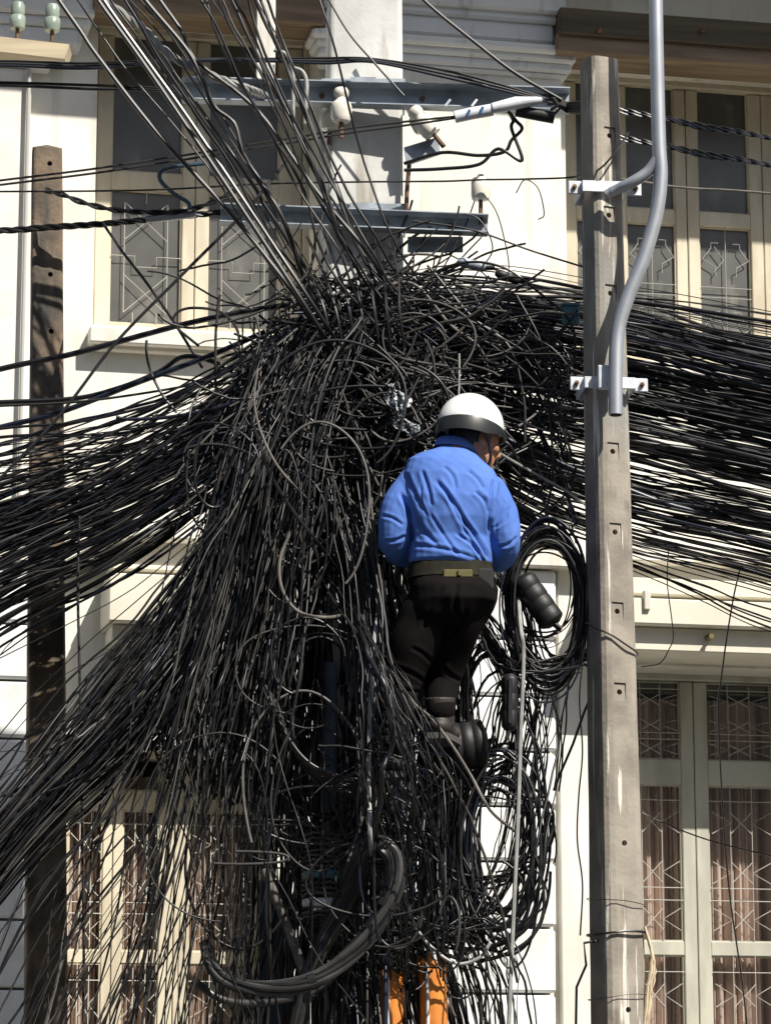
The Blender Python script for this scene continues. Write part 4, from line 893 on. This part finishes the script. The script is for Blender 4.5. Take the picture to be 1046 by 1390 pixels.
cable('short thin wire hanging from the bundle before the canopy fascia', [(907, 740), (905, 790), (911, 840), (913, 866), (908, 880), (895, 900), (870, 905)], .9, .9, CM[0])
cable('pale grey cable hanging straight down under the oval coil', [(690, 690, -.1), (700, 770, -.3), (706, 850), (710, 890), (706, 1000), (702, 1120), (696, 1250), (690, 1400), (688, 1500)], -.52, 2.9, M['grey_cable'])
cable("pale grey cable dropping beside the worker's left leg", [(522, 790, -.3), (512, 840, -.6), (507, 880), (504, 930), (501, 1000), (501, 1080), (503, 1145), (508, 1190, -.3)], -.72, 3.0, M['grey_cable'])
cable("grey cable slanting down from behind the worker's left knee", [(540, 925, -.5), (562, 955), (585, 975), (612, 1010), (640, 1055), (665, 1100), (700, 1130, -.4)], -.76, 2.0, M['bark_cable'])
cable('grey cable bent in a curve over the orange sleeves', [(550, 1170), (551, 1220), (565, 1260), (590, 1290), (620, 1308), (650, 1300), (665, 1280)], -.50, 2.2, M['grey_cable'])
cable('long loose cable bowing over the front of the left curtain', [(330, 540, -.3), (352, 600), (365, 640), (395, 690), (430, 735), (470, 790, -.3)], -.68, 2.2, CM[0])
cable('grey cable curling low over the front of the left curtain', [(395, 720), (380, 760), (383, 800), (405, 830), (445, 838), (480, 830, -.3)], -.66, 2.2, M['bark_cable'])
cable('thin grey cable hanging in a long bow from the fan over the curtain', [(350, 500), (345, 540), (352, 580), (372, 625), (400, 660), (440, 700, -.3)], -.7, 1.7, M['bark_cable'])
cable('thin pale wire hanging straight down above the helmet', [(623, 480), (623, 510), (622, 545)], -.5, 1.3, M['grey_cable'])
for k_ in range(9):
    cable('dusty cable in the sagging bunch below the blue conduit', [(360+k_*2, 930+k_*3), (385+k_*2, 990+k_*4), (420+k_*2, 1035+k_*3), (470, 1055+k_*3), (510, 1058+k_*4)], -.60+.012*k_, 1.5+.15*(k_ % 3), CM[3 if k_ % 2 else 2], group='sagging bunch below the blue conduit')
for k_ in range(2):
    cable('thick black lead bent between the long crossarm and the strain clamp', [(548, 222+k_*9), (600, 207+k_*22), (650, 211+k_*12), (684-8*k_, 206-4*k_), (694+k_*14, 190+k_*28), (708-k_*14, 175), (700-k_*4, 164), (690, 152, -.29)], -.24, 2.6, CM[0], group='leads under the strain clamp')
cable('thin black drop wire beside the jamb left of the pale pole', [(790, 900), (786, 950), (790, 1020), (785, 1080), (783, 1140), (790, 1200), (787, 1270)], -.2, 1.2, CM[0])
cable('dark cable dropping past the white strain plate to the knot', [(430, -30), (470, 40), (505, 82), (530, 110), (548, 130)], -.3, 1.6, CM[1])
cable('dusty cable hanging in front of the dark post foot', [(108, 700), (106, 800), (108, 900), (110, 1000), (112, 1150), (114, 1300), (112, 1450)], -.35, 2.0, CM[1])

for k_, (pts, lb, r_) in enumerate((([(560, 300), (640, 312), (720, 340), (790, 362)], 'thin line from the short crossarm to the pale pole', 1.4),
        ([(500, 372), (580, 372), (650, 384), (700, 376), (790, 392)], 'black line through the small black closure', 1.9),
        ([(545, 392), (620, 358), (680, 362), (730, 396), (775, 440), (780, 500, 0)], 'black line dropping beside the turquoise box', 1.9),
        ([(630, 290), (652, 300), (668, 340), (640, 385), (660, 430)], 'thin wire trailing from the cup insulator to the bundle', 1.0),
        ([(655, 262), (672, 285), (683, 320), (690, 370), (672, 420)], 'thin wire hung from the neck of the cup insulator', .9),
        ([(580, 360), (640, 430), (690, 470), (710, 540), (712, 600)], 'dark cable looping down in front of the bundle right of the helmet', 2.0),
        ([(505, 395), (560, 385), (610, 440), (655, 480), (668, 560, 0)], 'grey cable sloping down over the bundle above the helmet', 2.2),
        ([(700, 400), (735, 470), (745, 560), (750, 640), (740, 700)], 'dark cable hanging across the bundle left of the pale pole', 1.7),
        ([(672, 612, -.5), (720, 640), (770, 668), (800, 690, -.1)], "pale cable running from the worker's hands to the pale pole", 1.8),
        ([(700, 262), (712, 244), (730, 256), (738, 290), (730, 298)], 'small wire tail with a clip hanging from the level thin line', .9))):
    cable(lb, pts, -.30, r_, [CM[1], CM[0], CM[0], CM[1], CM[1], CM[1], M['bark_cable'], CM[0], M['grey_cable'], CM[1]][k_])
for k_ in range(7):
    cable('dark bent cable rising out of the knot towards the short crossarm', [(395+k_*22, 330-8*(k_ % 3), -.25), (420+k_*20, 372, -.4), (440+k_*17, 420+6*(k_ % 2), -.5), (452+k_*16, 480+9*(k_ % 3), -.42), (470+k_*12, 540, -.15)], -.4, 1.9+.25*(k_ % 3), CM[(2, 1, 0)[k_ % 3]], group='bent cables rising out of the knot')
# ================================================================= the worker
YW = -.66
def Q(px, py, dy=0.0): return P(px, py, YW+dy)
WPX = 1/368.0
def ring_loft(rings, n=28):
    """rings: (px, py, dy, half-width px, half-depth px[, tilt]) -> closed loft"""
    v = []; f = []
    for r_ in rings:
        c = Q(r_[0], r_[1], r_[2]); tl = r_[5] if len(r_) > 5 else 0
        for k in range(n):
            a = 2*math.pi*k/n; x = math.cos(a); y = math.sin(a); e = 2.4
            s = (abs(x)**e+abs(y)**e)**(-1/e)
            v.append((c.x+x*s*r_[3]*WPX, c.y+y*s*r_[4]*WPX, c.z+x*s*r_[3]*WPX*tl))
    m = len(rings)
    f = [(i*n+k, (i+1)*n+k, (i+1)*n+(k+1) % n, i*n+(k+1) % n) for i in range(m-1) for k in range(n)]
    f += [tuple(range(n)), tuple((m-1)*n+k for k in range(n))[::-1]]
    return v, f
def limb(b, pts, n=16):
    """pts: (px, py, dy, radius px): a tapered limb with rounded ends"""
    c = spline([(*Q(p[0], p[1], p[2]), p[3]*WPX) for p in pts], 6)
    a, z = c[0], c[-1]; t0 = (c[0][:3]-c[1][:3]); t0 /= np.linalg.norm(t0); t1 = (c[-1][:3]-c[-2][:3]); t1 /= np.linalg.norm(t1)
    pre = [np.append(a[:3]+t0*a[3]*s, a[3]*math.sqrt(max(.02, 1-s*s))) for s in (.95, .7, .35)]; post = [np.append(z[:3]+t1*z[3]*s, z[3]*math.sqrt(max(.02, 1-s*s))) for s in (.35, .7, .95)]
    c = np.vstack((pre, c, post)); b.tube([Vector(q[:3]) for q in c], [q[3] for q in c], n)
def ball(b, c, rx, ry, rz, rot=None, n=20):
    prof = [(math.sin(math.pi*i/12)+1e-4, -math.cos(math.pi*i/12)) for i in range(13)]
    mt = Matrix.Translation(c) @ (rot or Matrix.Identity(4)) @ Matrix.Diagonal((rx, ry, rz, 1)); b.lathe(prof, n, mt)
def fuse(b, name, m, parent, voxel=.006, smooth=6, fac=.5):
    o = b.build(name, m); md = o.modifiers.new('r', 'REMESH'); md.mode = 'VOXEL'; md.voxel_size = voxel; md.use_smooth_shade = True
    if smooth: s = o.modifiers.new('s', 'SMOOTH'); s.iterations = smooth; s.factor = fac
    bpy.context.view_layer.update(); apply_mods(o); o.parent = parent; o.matrix_parent_inverse = parent_matrix(parent).inverted()
    o.data.polygons.foreach_set('use_smooth', [True]*len(o.data.polygons)); return o
def verts(o):
    a = np.empty(len(o.data.vertices)*3, np.float32); o.data.vertices.foreach_get('co', a); nn = np.empty_like(a); o.data.vertices.foreach_get('normal', nn)
    return a.reshape(-1, 3).astype(float), nn.reshape(-1, 3).astype(float)
def folds(o, lines, noise=None, ws=.66):
    """real creases: each line (x0,y0,x1,y1,width,depth) pushes a valley with ridges beside it into the cloth"""
    v, nrm = verts(o); px = project(v); d = np.zeros(len(v)); facing = np.clip(-nrm[:, 1]*1.6+.25, 0, 1)
    for (x0, y0, x1, y1, w, a) in lines:
        w = w*ws; a = a*.62
        ab = np.array((x1-x0, y1-y0)); L = np.linalg.norm(ab); t = ((px-(x0, y0)) @ ab)/L/L; dist = ((px[:, 0]-x0)*ab[1]-(px[:, 1]-y0)*ab[0])/L
        bend = 4*math.sin(x0*1.3)*np.sin(np.pi*np.clip(t, 0, 1)); dist = dist+bend
        env = np.clip(np.minimum(t+.12, 1.12-t)*5, 0, 1); env = env*env*(3-2*env)
        g_ = 1.25*np.exp(-np.abs(dist)/(w*.85))-.55*np.exp(-((dist-1.9*w)/(w*1.1))**2)-.45*np.exp(-((dist+1.9*w)/(w*1.1))**2)
        d -= .9*a*WPX*g_*env*facing
    if noise is not None:
        for (kx, ky, kz, a) in noise:
            d += a*WPX*np.sin(v[:, 0]*kx+v[:, 2]*kz+1.7*np.sin(v[:, 2]*kx*.31)+v[:, 1]*ky)
    v += nrm*d[:, None]; o.data.vertices.foreach_set('co', v.astype(np.float32).ravel()); o.data.update()

man = empty('person', Q(530, 1042, .05)); tag(man, 'worker in blue shirt and white helmet climbing among the cables', 'person')
HEAD = Q(644, 595, .06)
# body: head, neck, arms and hands, hips and legs as one skin
b = MB()
hr = Matrix.Rotation(R(-58), 4, 'Z') @ Matrix.Rotation(R(-14), 4, 'X')       # the face looks right, away and down
ball(b, HEAD+Vector((0, 0, .01)), .076, .096, .098, hr)
fw = (hr @ Vector((0, 1, 0))); upv = (hr @ Vector((0, 0, 1))); sd = (hr @ Vector((1, 0, 0)))
ball(b, HEAD+fw*.040-upv*.062, .054, .056, .058, hr)                          # jaw
ball(b, HEAD+fw*.080-upv*.092, .024, .020, .020, hr)                          # chin
b.tube([HEAD+fw*.088+upv*.018, HEAD+fw*.106-upv*.012, HEAD+fw*.112-upv*.030, HEAD+fw*.096-upv*.040], [.008, .012, .015, .010], 10)   # nose
ball(b, HEAD+fw*.088-upv*.058, .020, .012, .007, hr); ball(b, HEAD+fw*.086-upv*.070, .018, .012, .007, hr)   # lips
for s in (-1, 1):
    ball(b, HEAD+fw*.072+sd*s*.030+upv*.008, .016, .012, .011, hr); ball(b, HEAD+fw*.060+sd*s*.045-upv*.028, .022, .024, .020, hr)
    ball(b, HEAD-fw*.008+sd*s*.079-upv*.018, .008, .019, .031, hr)           # ear
limb(b, [(634, 596, .05, 20), (622, 612, .03, 21), (614, 632, .0, 24)])
limb(b, [(568, 655, 0, 12), (545, 695, .0, 13), (538, 732, .03, 13), (541, 748, .16, 12), (552, 742, .27, 9)])
limb(b, [(662, 670, 0, 12), (678, 702, .0, 13), (682, 738, .03, 13), (672, 752, .16, 12), (655, 744, .27, 9)])
v, f = ring_loft([(614, 646, 0, 40, 22), (615, 690, 0, 50, 30), (613, 760, 0, 46, 28), (613, 800, 0, 50, 34), (612, 830, 0, 48, 34)]); b.add(v, [q[::-1] for q in f])
limb(b, [(580, 830, 0, 26), (558, 890, .03, 24), (545, 935, .05, 20), (536, 985, .02, 16), (531, 1020, .01, 14)]); limb(b, [(630, 825, 0, 24), (610, 880, .07, 22), (602, 925, .11, 18), (598, 955, .07, 15), (597, 968, .05, 13)])
def hand(b, wr, ax, curl, thumb):
    """palm and five fingers closing round a cable; ax: forward, curl: towards the palm, thumb: to the thumb's side"""
    ax, curl, thumb = (Vector(q).normalized() for q in (ax, curl, thumb))
    b.tube([wr-ax*.01, wr+ax*.035, wr+ax*.075, wr+ax*.09], [.021, .025, .026, .018], 12)
    for s in (-1, 1): b.tube([wr+ax*.02+thumb*s*.014, wr+ax*.085+thumb*s*.024], [.015, .013], 10)
    for i, L in enumerate((.066, .074, .070, .054)):
        p = wr+ax*.084+thumb*(.030-.020*i); q = [p, p+ax*L*.42+curl*.004, p+ax*L*.60+curl*L*.34, p+ax*L*.46+curl*L*.62, p+ax*L*.22+curl*L*.70]
        b.tube([Vector(t) for t in spline(q, 3)], .0082, 8)
    p = wr+ax*.03+thumb*.024; b.tube([Vector(t) for t in spline([p, p+thumb*.022+ax*.022+curl*.006, p+thumb*.022+ax*.048+curl*.024, p+thumb*.008+ax*.062+curl*.040], 3)], .0095, 8)
hand(b, Q(553, 742, .29), (.15, 1, .1), (.3, .1, -1), (1, 0, .2)); hand(b, Q(654, 744, .29), (-.15, 1, .1), (-.3, .1, -1), (-1, 0, .2))
fuse(b, 'body', M['skin'], man, .0042, 4)
# hair below the helmet, at the nape
b = MB(); ball(b, HEAD-fw*.022+upv*.012, .078, .084, .088, hr); ball(b, HEAD-fw*.052-upv*.040, .052, .036, .045, hr)
b.tube([HEAD+fw*.012+sd*.077-upv*.002, HEAD+fw*.014+sd*.076-upv*.026], [.012, .006], 8)
hair = fuse(b, 'hair', M['hair'], man, .005, 4)
# helmet: white dome, dark lower band, brim, strap
hm = Matrix.Translation(Q(638, 584, .045)) @ Matrix.Rotation(R(7), 4, 'Y') @ Matrix.Rotation(R(-12), 4, 'X') @ Matrix.Rotation(R(-58), 4, 'Z') @ Matrix.Diagonal((.94, 1.06, 1, 1))
prof = [(.1215*math.cos(a), .012+.128*math.sin(a)) for a in np.linspace(0, math.pi/2-.04, 12)]
helm = empty('helmet', (0, 0, 0)); helm.parent = man; helm.matrix_parent_inverse = parent_matrix(man).inverted(); helm['label'] = 'white helmet with dark lower band'
MB().lathe([(.1205, .006)]+prof, 40, hm).build('shell', M['helmet'], helm, True, True)
bm_ = MB(); bm_.v = []; N_ = 44; secs = [(.118, .0055), (.1255, .003), (.1265, -.004), (.1245, -.034), (.122, -.050), (.118, -.050), (.116, -.03), (.114, .0)]
for r_, z in secs:
    for k in range(N_):
        a = 2*math.pi*k/N_; fr_ = max(0, math.sin(a)); zz = z*(1-.85*fr_) if z < 0 else z; rr = r_+(.014*fr_**3 if z < -.002 else 0)*(1 if z > -.05 else .8)
        bm_.v.append(tuple(hm @ Vector((rr*math.cos(a), rr*math.sin(a), zz))))
n8 = len(secs); bm_.f = [(i*N_+k, i*N_+(k+1) % N_, ((i+1) % n8)*N_+(k+1) % N_, ((i+1) % n8)*N_+k) for i in range(n8) for k in range(N_)]
bm_.build('band', M['helmet_band'], helm, True, True)
q = [hm @ Vector((.118, .0, -.03)), HEAD+sd*.086+fw*.012-upv*.03, HEAD+sd*.066+fw*.045-upv*.078, HEAD+fw*.07-upv*.110]
MB().tube([Vector(t) for t in spline(q, 6)], .006, 6).build('chin_strap', M['leather'], helm, True, True)
# shirt
b = MB()
v, f = ring_loft([(619, 606, .03, 20, 18, -.10), (617, 613, .02, 27, 22, -.12), (613, 622, .0, 44, 27, -.14), (612, 632, -.005, 58, 33, -.14), (613, 650, -.01, 66, 40, -.10), (615, 680, -.015, 66, 45, -.04), (615, 708, -.01, 61, 46), (612, 732, 0, 53, 44), (611, 750, .0, 55, 46), (611, 763, .0, 56, 45), (611, 770, .0, 53, 40), (611, 775, .0, 48, 34)])
b.add(v, [q[::-1] for q in f])
limb(b, [(562, 648, 0, 19), (541, 690, -.005, 24), (536, 730, .0, 23), (544, 750, .08, 20), (550, 750, .17, 17), (552, 746, .235, 14)])
limb(b, [(668, 664, 0, 19), (680, 700, -.005, 23), (684, 736, .0, 22), (676, 757, .08, 20), (668, 756, .17, 17), (660, 750, .235, 14)])
shirt = fuse(b, 'shirt', M['shirt'], man, .0031, 9)
folds(shirt, [(594, 655, 632, 712, 4.2, 5.5), (628, 706, 662, 757, 4.0, 6.0), (606, 668, 648, 748, 3.2, 3.6), (573, 640, 585, 684, 3.8, 4.2), (551, 645, 572, 690, 4.2, 4.6), (646, 668, 662, 694, 3.8, 4.0),
              (622, 726, 655, 760, 3.0, 3.8), (562, 696, 592, 738, 5.0, 4.4), (603, 634, 618, 662, 4.0, 3.0), (545, 672, 560, 735, 4.2, 6.5), (669, 655, 664, 722, 4.0, 6.0), (560, 740, 640, 756, 4.0, 3.2),
              (585, 700, 620, 752, 3.4, 2.8), (520, 700, 545, 712, 3.2, 3.0), (524, 735, 550, 728, 3.4, 3.2), (690, 690, 672, 716, 3.4, 3.0), (700, 730, 676, 742, 3.4, 3.4), (636, 640, 655, 662, 3.6, 2.8), (571, 662, 579, 700, 2.8, 2.4)],
      [(38, 20, 26, .35), (71, 33, -54, .25), (140, 60, 95, .12)])
cb = MB(); n_ = 30; v = []
for (dz, rr, dd) in ((-.012, 31, 24), (.010, 28, 22.5), (.022, 25.5, 21), (.021, 23.5, 19), (.0, 25, 20)):
    c = Q(618, 609, .028)
    for k in range(n_): a = 2*math.pi*k/n_; v.append((c.x+math.cos(a)*rr*WPX, c.y+math.sin(a)*dd*WPX, c.z+dz-math.cos(a)*rr*WPX*.16+.012*max(0, -math.sin(a))-.02*max(0, math.sin(a))))
cb.add(v, [(i*n_+k, i*n_+(k+1) % n_, (i+1)*n_+(k+1) % n_, (i+1)*n_+k) for i in range(4) for k in range(n_)]); cb.build('collar', M['shirt'], shirt, True, True)
# trousers
b = MB(); v, f = ring_loft([(611, 768, 0, 50, 35), (612, 784, -.005, 54, 40), (616, 800, -.02, 59, 48), (616, 818, -.025, 57, 50), (604, 838, -.01, 50, 44), (596, 852, 0, 38, 36)]); b.add(v, [q[::-1] for q in f])
limb(b, [(580, 826, -.01, 34), (562, 872, .0, 33), (547, 915, .03, 29), (540, 950, .035, 25), (534, 990, .01, 22), (531, 1016, .0, 21)])
limb(b, [(646, 808, -.03, 30), (622, 846, .02, 33), (606, 895, .09, 28), (601, 925, .11, 24), (598, 952, .07, 21), (597, 964, .05, 20)])
tr_ = fuse(b, 'trousers', M['trousers'], man, .006, 7)
folds(tr_, [(530, 905, 575, 925, 4, 4.5), (528, 925, 572, 940, 3.6, 4), (560, 880, 590, 905, 4, 3.5), (600, 800, 575, 850, 5, 4), (632, 830, 600, 870, 5, 4.5), (620, 795, 622, 845, 5, 5), (520, 985, 552, 1000, 3.4, 3.6), (600, 905, 628, 925, 4, 4), (545, 950, 560, 985, 3.4, 3)], [(40, 22, 31, .6)])
# belt with buckle, pouch
b = MB(); v, f = ring_loft([(611, 766, 0, 56, 41), (611.5, 776, 0, 57.5, 42.5), (612, 787, -.004, 58.5, 44)]); b.add(v, [q[::-1] for q in f]); belt = b.build('belt', M['belt'], man, True, True)
c = Q(622, 777, -.118); b = MB(); b.cbox(c.x-.055, c.x+.050, c.y-.010, c.y+.008, c.z-.020, c.z+.010, .004); b.build('buckle', M['brass'], belt, False, True)
MB().cbox(c.x-.004, c.x+.010, c.y-.018, c.y-.0102, c.z-.016, c.z+.008, .003).build('buckle_tongue', M['brass'], belt, False, True)
c = Q(658, 783, -.085); MB().cbox(c.x-.03, c.x+.03, c.y-.02, c.y+.05, c.z-.05, c.z+.03, .008).build('pouch', M['leather'], belt, False, True)
c = Q(620, 797, -.132); MB().cbox(c.x-.014, c.x+.014, c.y, c.y+.02, c.z-.02, c.z+.02, .003).build('belt_tool', M['leather'], belt, False, True)
# boots
for (x, y, dy, yaw) in ((531, 1018, .0, 8), (597, 966, .055, -12)):
    b = MB(); o = Q(x, y, dy); rt = Matrix.Translation(o) @ Matrix.Rotation(R(yaw), 4, 'Z')
    b.tube([rt @ Vector((0, 0, .05)), rt @ Vector((0, .004, -.01)), rt @ Vector((0, .02, -.05))], [.056, .052, .050], 16)
    for (yy, zz, rx, ry, rz) in ((-.01, -.055, .043, .05, .035), (.06, -.055, .044, .06, .036), (.14, -.064, .047, .06, .028)): ball(b, rt @ Vector((0, yy, zz)), rx, ry, rz, Matrix.Rotation(R(yaw), 4, 'Z'))
    bo = fuse(b, 'boot', M['boot'], man, .005, 4)
    s = MB(); pr_ = [(-.035, -.06), (.035, -.06), (.042, .0), (.048, .10), (.045, .17), (.02, .205), (-.02, .205), (-.045, .17), (-.048, .10), (-.042, .0)]
    s.v = [tuple(rt @ Vector((px_, py_, z))) for z in (-.104, -.082) for px_, py_ in pr_]; k = len(pr_)
    s.f = [tuple(range(k))[::-1], tuple(range(k, 2*k))]+[(i, (i+1) % k, k+(i+1) % k, k+i) for i in range(k)]; s.build('sole', M['sole'], bo, False, True)
# climbing iron under the left boot, on the middle pole
c = Q(531, 1018, .0); b = MB(); zz = c.z-.104-.012; b.tube([(c.x+.10, .0, zz), (c.x+.07, -.16, zz), (c.x-.07, YW+.06, zz)], .011, 8); b.tube([(c.x-.07, YW+.06, zz), (c.x-.08, YW+.05, zz+.04)], .011, 8)
tag(b.build('step_iron', M['rust'], None, True), "rusty step iron on the middle pole under the worker's left boot", 'step iron')
